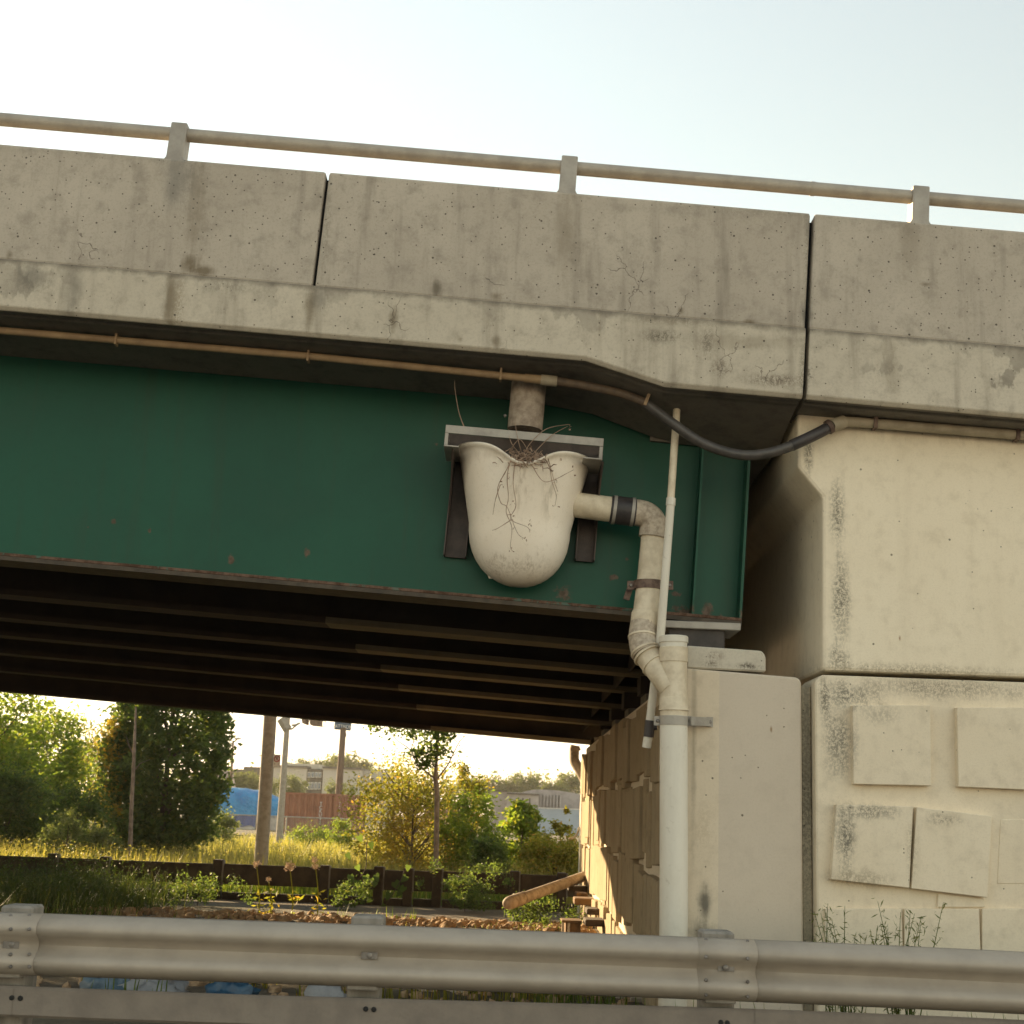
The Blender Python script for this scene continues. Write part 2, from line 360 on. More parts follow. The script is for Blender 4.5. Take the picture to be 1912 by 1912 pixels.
def hopper_mat():
    t = NT('cream hopper paint'); t._xyz = t.xyz()
    n1 = t.noise(1.6, 5, .6); n2 = t.noise(30, 5, .65); nv = t.noise(9, 5, .65, t.map(t.pos, (2.2, 2.2, .12)))
    c = t.mix(t.step(n1, .3, .7), (.90, .82, .71), (.86, .76, .63))
    c = t.mix(t.M('MULTIPLY', t.step(n2, .52, .75), .25), c, (.5, .42, .3))
    b = P(960, 1052, 11.05)
    band = t.blob(b.x, b.z, .38, .10, nv, 1.6, .0, 1.15)
    c = t.mix(t.M('MULTIPLY', t.M('MULTIPLY', band, t.step(t.noise(26, 4, .7, t.map(t.pos, (2, 2, .1))), .35, .7)), .6), c, (.36, .28, .19))
    s_ = P(1025, 930, 11.05)
    c = t.mix(t.M('MULTIPLY', t.M('MULTIPLY', t.blob(s_.x, s_.z, .10, .32, nv, .9, .2, 1.), t.step(nv, .45, .6)), .6), c, (.42, .36, .27))
    q = P(1000, 1060, 11.05)
    c = t.mix(t.M('MULTIPLY', t.step(t.M('ADD', t._xyz[2], t.M('MULTIPLY', n1, .1)), q.z + .06, q.z - .12), .5), c, (.42, .35, .24))
    w_ = P(972, 905, 11.0)
    c = t.mix(t.M('MULTIPLY', t.M('MULTIPLY', t.blob(w_.x, w_.z, .13, .28, nv, 1.2, .0, 1.1), t.step(t.noise(16, 4, .65, t.map(t.pos, (2, 2, .07))), .42, .66)), .5), c, (.42, .33, .22))
    rm_ = P(975, 850, 11.0)
    c = t.mix(t.M('MULTIPLY', t.blob(rm_.x, rm_.z, .5, .05, nv, 1.3, .0, 1.1), .35), c, (.45, .36, .25))
    return t.bsdf(c, .42, 0, t.bump(n2, .002, .3))
m_hopper = hopper_mat()
m_pvc = plain('weathered cream pipe', (.72, .63, .48), (.56, .47, .34), rough=.5, scale=9)
m_pvcd = plain('sooty cream pipe', (.55, .47, .365), (.33, .265, .205), rough=.6, scale=26)
m_pvcw = plain('clean white pipe', (.74, .705, .615), (.67, .635, .55), rough=.42, scale=4, bump=.001)
def white_pipe_mat():
    t = NT('clean white pipe'); z = t.xyz()[2]
    n1 = t.noise(5, 5, .65, t.map(t.pos, (1, 1, .3))); n2 = t.noise(22, 5, .7)
    c = t.mix(t.step(n1, .35, .7), (.74, .70, .61), (.66, .62, .53))
    c = t.mix(t.M('MULTIPLY', t.step(n2, .58, .7), .35), c, (.42, .37, .29))
    c = t.mix(t.M('MULTIPLY', t.step(t.M('MULTIPLY_ADD', n2, .9, z), 1.5, .4), .5), c, (.36, .30, .22))
    return t.bsdf(c, .45, 0, t.bump(n2, .001, .3))
m_pvcw = white_pipe_mat()
m_stub = plain('stained drain stub', (.46, .38, .30), (.26, .20, .155), rough=.8, scale=11)
m_rubber = plain('dark rubber coupling', (.055, .045, .045), (.03, .026, .026), rough=.5)
m_hose = plain('black hose', (.085, .075, .068), (.05, .045, .042), rough=.42, scale=12)
m_hose_br = plain('dusty hose', (.16, .11, .07), (.10, .07, .05), rough=.6, scale=12)
m_cond = plain('tan conduit', (.42, .29, .165), (.30, .20, .115), rough=.6, scale=6)
m_condr = plain('cream conduit', (.45, .385, .28), (.32, .27, .19), rough=.6, scale=6)
m_rustcl = plain('rusty clamp', (.19, .13, .10), (.09, .055, .045), rough=.6, metal=.3, scale=18)
m_twig = plain('dry stems', (.40, .285, .21), (.22, .15, .105), rough=.9)
m_channel = plain('brown channel steel', (.085, .062, .052), (.05, .036, .032), rough=.6, scale=8)

# ================================================================== THE SETTING: ground
GZ = -.1
def ground_mat():
    t = NT('dirt ground'); n1 = t.noise(.35, 6, .6); n2 = t.noise(6, 6, .7); n3 = t.noise(45, 4, .7)
    c = t.mix(t.step(n1, .4, .65), (.17, .135, .095), (.12, .105, .06))
    c = t.mix(t.M('MULTIPLY', t.step(n2, .45, .7), .6), c, (.085, .068, .048))
    return t.bsdf(c, .95, 0, t.bump(t.M('ADD', n2, t.M('MULTIPLY', n3, .5)), .04, .8))
m_ground = ground_mat()
g = MB().add([(-900, -600, GZ), (900, -600, GZ), (900, 1400, GZ), (-900, 1400, GZ)], [(0, 1, 2, 3)]).build('ground', m_ground); tag(g, kind='structure')
def asphalt():
    t = NT('asphalt'); n = t.noise(40, 5, .7); n2 = t.noise(.7, 4)
    c = t.mix(t.step(n, .4, .7), (.055, .053, .05), (.085, .08, .075)); c = t.mix(t.M('MULTIPLY', n2, .4), c, (.035, .034, .033))
    return t.bsdf(c, .9, 0, t.bump(n, .01, .6))
r_ = MB().box(-80, 80, -7, 6.4, GZ + .004, 0).build('road', asphalt()); tag(r_, kind='structure')
ln = MB().box(-80, 80, 5.7, 5.82, .0, .004).build('road_marking', plain('road paint', (.75, .73, .68)))
tag(ln, kind='structure')
kb = MB().box(-80, 80, 6.4, 6.6, GZ + .004, .12).build('kerb', m_seat, bevel=.02); tag(kb, kind='structure')

lot = MB().box(-90, 90, -90, -7.2, GZ - .05, GZ + .006).build('bounce_slab', plain('pale bounce slab', (.42, .37, .29), (.36, .31, .24))); tag(lot, kind='structure')  # unseen pale slab added behind the camera to bounce light onto the bridge

# ================================================================== BRIDGE (frame of the deck: s along, Y depth, h up)
B = thing('highway_bridge', 'concrete and green steel girder bridge crossing overhead with dark underside', 'bridge', (0, 0, 0), (0, TH, 0))
JL, JR = -1.918, 1.985
panels = [(-45, -9.812), (-9.788, JL - .012), (JL + .012, JR - .016), (JR + .016, 9)]
for i, (a, b) in enumerate(panels):
    MB().xprism([(10.61, 5.44), (10.61, 6.425), (10.93, 6.425), (10.93, 5.44)], a, b).build('parapet_panel', m_parapet, B, bevel=.022, local=True, bseg=2)
MB().box(JL - .011, JL + .011, 10.68, 10.9, 5.45, 6.38).build('joint_filler', m_black, B, local=True)
MB().box(JR - .015, JR + .015, 10.70, 10.9, 5.0, 6.38).build('joint_filler', m_black, B, local=True)
# deck edge beam with a drip nose; it deepens near the abutment
def hf(s):  # underside of the deck edge
    for (s0, h0), (s1, h1) in zip([(-60, 5.015), (.27, 5.022), (.90, 4.866), (20, 4.856)][:-1], [(-60, 5.015), (.27, 5.022), (.90, 4.866), (20, 4.856)][1:]):
        if s0 <= s <= s1: return h0 + (h1 - h0) * (s - s0) / (s1 - s0)
def hs(s):  # soffit beside the girder web
    T = [(-60, 4.955), (-.5, 4.955), (0, 4.93), (.4, 4.885), (.85, 4.745), (1.15, 4.69), (20, 4.69)]
    for (s0, h0), (s1, h1) in zip(T[:-1], T[1:]):
        if s0 <= s <= s1: return h0 + (h1 - h0) * (s - s0) / (s1 - s0)
def edge_beam(a, b, right_side=False):
    ss = sorted({a, b, *[q for q in (-8, -6, -4, -2, -1, -.5, 0, .27, .4, .585, .9, 1.15, 1.5) if a < q < b]})
    mb = MB(); yb = 11.6 if not right_side else 11.25
    prof = []
    for s in ss:
        f = hf(s); k = hs(s) if not right_side else f - .01
        prof.append([(10.575, 5.438), (10.575, f + .03), (10.605, f), (10.66, f - .002), (10.68, f + .022), (10.71, f + .022), (10.73, f - .004), (10.80, f - .006), (yb, k), (yb, 5.438)])
    n = len(prof[0]); vs = []; fs = []
    for s, pr in zip(ss, prof): vs += [(s, y, h) for y, h in pr]
    for i in range(len(ss) - 1):
        for k in range(n): fs.append((i * n + k, i * n + (k + 1) % n, (i + 1) * n + (k + 1) % n, (i + 1) * n + k))
    fs += [tuple(range(n)), tuple(range((len(ss) - 1) * n + n - 1, (len(ss) - 1) * n - 1, -1))]
    return mb.add(vs, fs)
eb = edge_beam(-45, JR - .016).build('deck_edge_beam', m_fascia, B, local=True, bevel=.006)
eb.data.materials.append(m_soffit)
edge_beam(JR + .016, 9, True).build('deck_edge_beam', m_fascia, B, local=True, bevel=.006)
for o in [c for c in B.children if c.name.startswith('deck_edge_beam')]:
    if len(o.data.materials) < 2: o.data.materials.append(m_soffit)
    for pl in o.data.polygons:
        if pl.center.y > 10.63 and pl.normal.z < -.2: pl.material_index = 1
# deck slab over the girders, with crown
GY = [11.65, 13.85, 16.05, 18.2, 20.35, 22.55, 24.85]
GB = [3.18, 3.17, 3.175, 3.18, 3.13, 3.03, 2.85]
def crown(Y): return 0 if Y < 18.2 else -.33 * ((Y - 18.2) / 6.65) ** 1.3
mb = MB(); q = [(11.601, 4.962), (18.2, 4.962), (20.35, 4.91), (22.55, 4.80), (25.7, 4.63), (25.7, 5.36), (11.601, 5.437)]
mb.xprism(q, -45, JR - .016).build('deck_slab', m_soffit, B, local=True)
MB().xprism([(10.94, 5.437), (25.72, 5.40), (25.72, 5.44), (10.94, 5.47)], -45, 9).build('road_surface', m_flange, B, local=True)
MB().xprism([(25.3, 5.445), (25.3, 6.40), (25.72, 6.40), (25.72, 5.445)], -45, 9).build('parapet_panel', m_parapet, B, local=True)
SE = 1.73                                                     # beam end
def girder(Y, hb, first):
    ht = 4.955 + crown(Y); fw = .20
    gm = m_green if first else m_rusty
    gname = 'green_girder' if first else 'girder'
    w = MB().box(-45, SE, Y - .009, Y + .009, hb + .061, ht + .01)
    go = w.build(gname, gm, B, local=True)
    tz = [-1.95, -1.93, -1.86, -1.76, -1.68, -1.54, -1.41][GY.index(Y)]
    if first:
        MB().box(-45, SE, Y - fw, Y + fw, hb + .035, hb + .06).build('bottom_flange', m_edge, go, local=True, bevel=.004)
        MB().box(-45, SE, Y - fw + .004, Y + fw - .004, hb + .0, hb + .034).build('cover_plate', m_flange, go, local=True)
    else:
        MB().box(-45, tz, Y - fw, Y + fw, hb, hb + .06).build('bottom_flange', m_rusty, go, local=True)
        MB().quadprism([(tz + .001, hb), (SE, hb), (SE, hb + .06), (tz + .001, hb + .06)], Y - fw, Y + fw).build('painted_flange_end', m_tanpaint, go, local=True)
    if first:
        MB().box(1.325, 1.343, Y - .19, Y - .0095, hb + .062, hs(1.33) - .005).build('stiffener', gm, go, local=True)
        MB().box(SE - .02, SE + .002, Y - .19, Y - .0095, hb + .062, ht - .3).build('stiffener', gm, go, local=True)
    for s in (-3.2, -6.5, -9.8, -13.1):
        MB().box(s, s + .016, Y + .01, Y + .18, hb + .062, ht - .02).build('stiffener', m_rusty, go, local=True)
    return go
for i, Y in enumerate(GY): girder(Y, GB[i], i == 0)
for i in range(6):                                            # unseen cross frames, and end diaphragms deepened to keep light from the recess
    for s in (1.2, -5.5):
        y0, y1 = GY[i] + .02, GY[i + 1] - .02; hb = max(GB[i], GB[i + 1])
        MB().box(s, s + .02, y0, y1, hb + (.02 if s > 0 else .55), 4.66 + min(crown(y1), 0)).build('diaphragm', m_rusty, B, local=True)
# thickened end of the slab, over the bearing
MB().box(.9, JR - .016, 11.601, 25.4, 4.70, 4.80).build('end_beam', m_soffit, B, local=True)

# ------------------------------------------------------------------ handrail on the parapet
HR = thing('handrail', 'grey pipe handrail on short posts along the top of the bridge parapet', 'railing', (0, 0, 0), (0, TH, 0))
HH = 6.70; YR = 10.75
for a, b in ((-45, 2.0), (2.004, 9)):
    MB().tube([(a, YR, HH), (b, YR, HH)], .0555, 16).build('rail_pipe', m_alu, HR, local=True, smooth=40)
MB().tube([(1.985, YR, HH), (2.02, YR, HH)], .059, 16).build('pipe_sleeve', m_alu, HR, local=True, smooth=40)
def hpost(s):
    mb = MB()
    mb.quadprism([(s - .085, 6.424), (s + .085, 6.424), (s + .085, 6.45), (s + .068, 6.47), (s + .066, 6.775), (s - .066, 6.775), (s - .068, 6.47), (s - .085, 6.45)], YR - .075, YR + .09)
    o = mb.build('rail_post', m_galv, HR, local=True, bevel=.008)
    return o
for q in (-12.5, -9.4, -6.3, -3.18, .012, 2.87, 5.8): hpost(q)

# ------------------------------------------------------------------ conduit and hose
CD_ = thing('conduit', 'tan conduit clipped under the deck edge with a sagging black hose', 'conduit', tuple(P(600, 668, 10.95)))
MB().tube([P(-400, 580, 10.93), P(0, 617, 10.93), P(576, 665, 10.93), P(990, 707, 10.93)], .030, 14).build('conduit_pipe', m_cond, CD_, smooth=40)
MB().tube([P(980, 706, 10.93), P(1012, 709, 10.93)], .036, 14).build('coupling', m_cond, CD_, smooth=40)
MB().tube([P(1010, 709, 10.93), P(1040, 712, 10.93)], .044, 14).build('end_fitting', m_condr, CD_, smooth=40)
def spline(pts, n=8):
    pts = [Vector(p) for p in pts]; out = []
    for i in range(len(pts) - 1):
        p0 = pts[max(i - 1, 0)]; p1 = pts[i]; p2 = pts[i + 1]; p3 = pts[min(i + 2, len(pts) - 1)]
        for k in range(n):
            t = k / n
            out.append(.5 * ((2 * p1) + (p2 - p0) * t + (2 * p0 - 5 * p1 + 4 * p2 - p3) * t * t + (3 * p1 - p0 - 3 * p2 + p3) * t ** 3))
    out.append(pts[-1]); return out
hz = [(1036, 711, 10.93), (1100, 722, 10.92), (1160, 735, 10.91), (1205, 752, 10.9), (1258, 792, 10.88), (1315, 829, 10.86), (1380, 849, 10.84), (1435, 846, 10.83), (1490, 828, 10.83)]
MB().tube(spline([P(*q) for q in hz[:4]]), .036, 14).build('dusty_hose', m_hose_br, CD_, smooth=40)
MB().tube(spline([P(*q) for q in hz[3:]]), .041, 14).build('hose', m_hose, CD_, smooth=40)
MB().tube(spline([P(1478, 832, 10.83), P(1515, 815, 10.83), P(1548, 798, 10.86)], 4), .046, 14).build('rubber_sleeve', m_rubber, CD_, smooth=40)
MB().tube([P(1545, 799, 10.86), P(1552, 795, 10.86)], .058, 14).build('hose_clamp', m_rustcl, CD_, smooth=40)
MB().tube([P(1552, 795, 10.86), P(1576, 787, 10.90)], .052, 14).build('end_fitting', m_condr, CD_, smooth=40)
MB().tube([P(1574, 787, 10.90), P(1600, 788, 10.92), P(1912, 813, 10.92), P(2200, 836, 10.92)], .040, 14).build('conduit_pipe', m_condr, CD_, smooth=40)
for px, py in ((576, 665), (218, 634), (935, 700)):
    w = P(px, py, 10.93); MB().obox(w, (.016, .075, .10), Euler((0, .05, 0)).to_matrix()).build('clip', m_cond, CD_)
for px, py in ((1633, 790), (1898, 812)):
    w = P(px, py, 10.92); MB().obox(w, (.03, .10, .10), Euler((0, .05, 0)).to_matrix()).build('clip', m_rustcl, CD_)
w = P(1208, 746, 10.88); MB().obox(w, (.025, .06, .11), Euler((0, .35, 0)).to_matrix()).build('hanger', m_cond, CD_)

# ================================================================== ABUTMENT
XA = 1.40
A = thing('abutment', 'cream concrete abutment with raised square blocks under the bridge end, partly sunlit', 'abutment', (1.9, 11.1, GZ))
zt = P(1285, 1250, 11.1).z; zt2 = P(1498, 1265, 11.1).z; xr = P(1498, 1500, 11.1).x
MB().quadprism([(XA, -.6), (xr, -.6), (xr, zt2 - .03), (xr - .03, zt2), (XA, zt + .01)], 11.1, 24.3).build('body', m_pier, A, bevel=.015)
MB().quadprism([(XA + .01, zt + .012), (2.03, zt2 + .035), (2.03, zt2 + .16), (2.00, zt2 + .20), (XA + .01, zt + .19)], 11.12, 12.1).build('bearing_pedestal', m_seat, A, bevel=.012)
bx0, bx1 = P(1245, 1195, 11.5).x, P(1350, 1195, 11.5).x
MB().box(bx0, bx1, 11.4, 11.9, zt2 + .195, W2L((0, 0, 0)).z + 3.07).build('bearing', plain('dark bearing', (.06, .05, .045), rough=.6), A, bevel=.01)
L0 = P(1238, 1160, 11.4); L1 = P(1382, 1165, 11.4)
mb = MB(); z0 = L0.z; z1 = L1.z
mb.quadprism([(L0.x - .1, z0 + .004), (L1.x, z1), (L1.x - .003, z1 - .06), (L0.x - .1, z0 - .056)], 11.35, 11.92).build('sole_plate', m_galv, A, bevel=.006)
for Y in GY[1:]:
    MB().box(1.55, 2.0, Y - .3, Y + .3, zt2 - .03, zt2 + .24).build('bearing_pedestal', m_soffit, A)
    MB().box(1.5, 1.8, Y - .2, Y + .2, zt2 + .242, GB[GY.index(Y)] - .09).build('bearing', m_rusty, A)
# raised square blocks of the face, weathered out of line
zrows = [(1.90, 2.56), (1.16, 1.85), (.44, 1.10), (-.28, .38)]
bl = MB().box(-.5, .5, -.5, .5, -.5, .5)
nb = 0
for ri, (za, zb) in enumerate(zrows):
    y = 11.55 + .18 * (ri % 2)
    while y < 24.0:
        wd = rnd.choice([.30, .44, .6, .6]); y1 = min(y + wd, 24.2)
        d = rnd.choice([.03, .04, .05, .06, .075])
        jz = rnd.uniform(-.075, .075)
        m = Euler((rnd.uniform(-.06, .06), 0, rnd.uniform(-.03, .08))).to_matrix()
        b = MB().obox((XA - d / 2 + .01, (y + y1) / 2, (za + zb) / 2 + jz), (d + .02, y1 - y, zb - za), m)
        b.build('raised_block', m_abut, A, bevel=.008); nb += 1
        y = y1 + rnd.choice([.015, .03, .06, .10, .16])
# edge column at the far end
MB().box(XA - .06, XA + .3, 24.3, 24.75, -.6, 2.5).build('end_pilaster', m_seat, A, bevel=.01)
# gap filler between the abutment and the wing wall
xl = P(1525, 1500, 11.0).x
MB().box(xr + .004, xl - .004, 11.15, 11.5, -.6, zt2 - .06).build('gap_filler', m_joint, A, bevel=.01)

# ================================================================== WING WALL
WW = thing('wing_wall', 'cream concrete wing wall of smooth upper panel above raised square blocks', 'wall', (4, 11.0, GZ))
pts = [(1490, 700), (1489, 872), (1536, 928), (1536, 1252)]
q = [(P(*p_, 11.0).x, P(*p_, 11.0).z) for p_ in pts]
zl = P(1912, 1259, 11.0).z + .06
outl = q + [(9, q[-1][1] + .02), (9, q[0][1])]
MB().quadprism(outl, 11.0, 25.2).build('upper_panel', m_wall, WW, bevel=.028, bseg=2)
a = P(1506, 1262, 11.0)
zl0 = P(1525, 1259, 11.0).z
MB().quadprism([(xl, -.6), (9, -.6), (9, zl0 + .0), (xl + .05, zl0), (xl, zl0 - .05)], 11.02, 11.6).build('lower_panel', m_wall2, WW, bevel=.012)
def wblock(c4, d, Yf=11.02):
    mb = MB(); qq = [(P(x, y, Yf - d).x, P(x, y, Yf - d).z) for x, y in c4]
    return mb.quadprism(qq, Yf - d, Yf + .02).build('raised_block', m_wall2, WW, bevel=.004)
wblock([(1594, 1464), (1739, 1467), (1737, 1317), (1592, 1317)], .07)
wblock([(1790, 1469), (1950, 1476), (1950, 1321), (1787, 1321)], .07)
wblock([(1552, 1642), (1698, 1658), (1705, 1506), (1562, 1502)], .075)
wblock([(1702, 1659), (1844, 1676), (1852, 1524), (1712, 1507)], .075)
wblock([(1862, 1650), (2010, 1650), (2010, 1530), (1868, 1530)], .005)
for x0, x1 in ((1541, 1683), (1689, 1828), (1834, 1980)):
    wblock([(x0, 1850), (x1 + 6, 1850), (x1, 1697), (x0, 1697)], .04)
wblock([(1750, 1694), (1840, 1694), (1838, 1678), (1752, 1668)], .02)
# further blocks along the wall to the right of the view
for cx in (2.0, 2.75, 3.5):
    for zz in (2.05, 1.2, .35):
        MB().box(cx + 2.75, cx + 3.35, 10.95, 11.04, zz, zz + .62).build('raised_block', m_wall2, WW, bevel=.004)

# ================================================================== DRAIN HOPPER
HP = thing('drain_hopper', 'cream bucket-shaped drain hopper with dipped rim on a grey bracket against the green girder', 'drain hopper', tuple(P(968, 1092, 11.2)), (0, TH, 0))
c0 = W2L(P(980, 838, 11.0)); cB = W2L(P(967, 1083, 11.15))
hy = 11.42; topW = .525; H = c0.z - cB.z; dep = .46; scx = c0.x
def hw(t):                                                       # half width from rim (0) to bottom (1)
    if t < .55: return topW * (1 - .24 * t / .55)
    k = (t - .55) / .45; return topW * .76 * max(0, 1 - k ** 2.3) ** .5
NA = 48
rows = []; tt = [0, .015, .06, .12, .2, .3, .4, .5, .55, .62, .7, .77, .83, .88, .92, .95, .975, .99, .998]
vs = []; fs = []
for t in tt:
    w_ = hw(t); d_ = dep * (w_ / topW) ** .75 * (1 - .12 * t)
    if t == 0: w_ += .045; d_ += .035
    if t == .015: w_ += .006; d_ += .006
    for k in range(NA):
        an = math.pi * k / (NA - 1)
        cx_ = math.cos(an); sx_ = math.sin(an)
        e = 2 / 2.7
        x = math.copysign(abs(cx_) ** e, cx_) * w_; y = hy - abs(sx_) ** e * d_
        dip = .15 * math.exp(-((x + .0) / .20) ** 2) * (1 if y < hy - .2 else (hy - y) / .2)
        h = c0.z + .02 - dip * max(0, 1 - t / .35) - (H + .02) * t - .01 * (x / topW)
        vs.append((scx + x + (cB.x - c0.x) * t * .6, y, h))
for i in range(len(tt) - 1):
    for k in range(NA - 1):
        a_ = i * NA + k; fs.append((a_, a_ + 1, a_ + 1 + NA, a_ + NA))
fs.append(tuple((len(tt) - 1) * NA + k for k in range(NA)))
hb_ = MB().add(vs, fs).build('basin', m_hopper, HP, local=False, smooth=50) if False else None
def lbuild(mb, name, mat, parent, **kw):
    'vertices given in the deck frame'
    mb.v = [(x * cT + z * sT, y, -x * sT + z * cT) for x, y, z in mb.v]
    return mb.build(name, mat, parent, **kw)
basin = lbuild(MB().add(vs, fs), 'basin', m_hopper, HP, smooth=50)
sm = basin.modifiers.new('wall', 'SOLIDIFY'); sm.thickness = .018; sm.offset = -1
# back plate of the basin
lbuild(MB().quadprism([(scx - .44, c0.z - .02), (scx - .40, c0.z - .6), (scx - .2, c0.z - 1.0), (scx + .2, c0.z - 1.0), (scx + .40, c0.z - .6), (scx + .44, c0.z - .02)], hy, hy + .015), 'back_plate', m_hopper, HP)
# grey angle frame
f0 = W2L(P(832, 801, 10.96)); f1 = W2L(P(1128, 811, 10.96)); fh = (f0.z + f1.z) / 2
x0, x1 = f0.x, f1.x; bh = .066
mb = MB(); mb.box(x0, x1, 10.955, 10.965, fh - bh, fh); mb.box(x0, x1, 10.965, 11.05, fh - .01, fh)
lbuild(mb, 'front_angle', m_galv, HP, bevel=.002)
for a_, b_, lip in ((x0, x0 + .028, (x0, x0 + .12)), (x1 - .028, x1, (x1 - .15, x1))):
    mb = MB(); mb.box(a_, b_, 10.958, 10.968, fh - .165, fh - bh - .001); mb.box(a_ if a_ == x0 else b_ - .012, a_ + .012 if a_ == x0 else b_, 10.969, 11.44, fh - .16, fh - .001)
    mb.box(lip[0], lip[1], 10.95, 11.44, fh - .178, fh - .166)
    lbuild(mb, 'side_angle', m_galv, HP, bevel=.002)
lbuild(MB().box(x0, x1, 11.441, 11.451, fh - .165, fh + .06), 'rear_shade_plate', m_channel, HP)  # rear of the frame, raised as a dark plate to give the gap its shade
for (pa, pb) in (((835, 838), (880, 1040)), ((1080, 843), (1119, 1047))):
    a_ = W2L(P(*pa, 11.5)); b_ = W2L(P(*pb, 11.5)); xx0 = (W2L(P(pa[0] + 2, 940, 11.5))).x; xx1 = W2L(P(pb[0], 940, 11.5)).x
    mb = MB(); mb.box(xx0, xx1, 11.60, 11.612, b_.z, a_.z); mb.box(xx0, xx0 + .012, 11.50, 11.599, b_.z, a_.z); mb.box(xx1 - .012, xx1, 11.50, 11.599, b_.z, a_.z)
    lbuild(mb, 'mount_channel', m_channel, HP, bevel=.002)
    xg = xx0 + .02 if pa[0] < 900 else xx1 - .02
    mb = MB(); mb.xprism([(11.0, fh - .18), (11.50, fh - .18), (11.50, fh - .62)], xg - .006, xg + .006)
    lbuild(mb, 'gusset', m_channel, HP)

# deck drain stub above the hopper
DS = thing('drain_stub', 'stained tan drain pipe stub coming down out of the deck above the hopper', 'drain pipe', tuple(P(983, 800, 11.2)), (0, TH, 0))
a_ = W2L(P(984, 722, 11.2)); b_ = W2L(P(980, 803, 11.2))
mb = MB(); n_ = 24
mb.tube([(b_.x, 11.2, 5.0), (b_.x, 11.2, b_.z), (b_.x, 11.2, b_.z + .004), (b_.x, 11.2, b_.z + .3)], [.143, .143, .128, .128], n_, cap=False)
lbuild(mb, 'stub_pipe', m_stub, DS, smooth=40)
lbuild(MB().tube([(b_.x, 11.2, b_.z + .16), (b_.x, 11.2, b_.z + .165)], .128, n_), 'inside_shadow_plug', m_hole, DS) if False else None
MB().tube([P(945, 775, 11.1), P(941, 777, 11.1)], .012, 8).build('screw', m_bolt, DS)

# ------------------------------------------------------------------ downspout
D = thing('downspout', 'cream drain pipe from hopper to ground with elbow, wye and long white run', 'drain pipe', tuple(P(1258, 1760, 10.97)))
def pipe(name, pts, r, mat, n=20, sm=35, cap=True): return MB().tube(pts, r, n, cap).build(name, mat, D, smooth=sm)
Yh = 11.3
p_in = P(1062, 941, Yh); p_c0 = P(1140, 951, Yh); p_c1 = P(1187, 957, Yh)
pipe('outlet_pipe', [p_in, p_c0], .104, m_pvc)
pipe('rubber_coupling', [P(1140, 951, Yh), P(1143, 951.4, Yh), P(1184, 956.7, Yh), P(1187, 957, Yh)], [.108, .116, .116, .108], m_rubber)
for px, py in ((1147, 952), (1181, 956)): pipe('hose_clamp', [P(px - 3, py - .4, Yh), P(px + 3, py + .4, Yh)], .119, m_galv)
el = spline([P(1184, 956.5, Yh), P(1205, 961, Yh), P(1219, 975, Yh), P(1221, 1000, Yh)], 6)
pipe('elbow', el, .109, m_pvcd)
pipe('elbow_collar', [P(1221.5, 988, Yh), P(1219.5, 1004, Yh)], .118, m_pvcd)
pd = [P(1220, 1003, Yh), P(1213, 1080, 11.27), P(1205, 1148, 11.22)]
pipe('drop_pipe', pd, .100, m_pvc)
pipe('pipe_collar', [P(1206, 1142, 11.22), P(1205.4, 1147, 11.22), P(1203.5, 1168, 11.2), P(1203, 1172, 11.2)], [.105, .113, .113, .105], m_pvc)
off = spline([P(1203, 1166, 11.2), P(1200, 1190, 11.17), P(1205, 1216, 11.13), P(1220, 1238, 11.08), P(1240, 1264, 11.0), P(1254, 1284, 10.97)], 6)
pipe('offset_bend', off[:14], .112, m_pvcd)
pipe('wye_branch', off[13:], .103, m_pvc)
for i, rr in ((6, .118), (12, .120), (14, .119), (19, .112)):
    t_ = (off[i + 1] - off[i - 1]).normalized()
    pipe('pipe_ring', [off[i] - t_ * .008, off[i] + t_ * .008], rr, m_pvc)
YW = 10.97
pipe('wye_body', [P(1258, 1216, YW), P(1258, 1224, YW), P(1258, 1320, YW), P(1258, 1326, YW)], [.106, .104, .106, .112], m_pvc)
pipe('wye_socket', [P(1258, 1236, YW), P(1258, 1210, YW), P(1258, 1209, YW)], [.111, .111, .106], m_pvc)
pipe('cleanout_neck', [P(1258, 1212, YW), P(1258, 1198, YW)], .105, m_pvcw)
pipe('cleanout_cap', [P(1258, 1200, YW), P(1258, 1190, YW), P(1258, 1188, YW)], [.113, .113, .106], m_pvcw)
pipe('cap_ring', [P(1258, 1217, YW), P(1258, 1213, YW)], .1115, m_pvc)
pipe('wye_skirt', [P(1258, 1302, YW), P(1258, 1306, YW), P(1258, 1322, YW), P(1258, 1327, YW)], [.107, .112, .113, .118], m_pvc)
pipe('cream_spigot', [P(1258, 1326, YW), P(1258, 1338, YW)], .106, m_pvc)
pipe('white_pipe', [P(1258, 1337, YW), P(1258, 1500, YW), P(1258, 1700, YW), Vector((P(1258, 1700, YW).x, YW, GZ - .1))], .1065, m_pvcw)
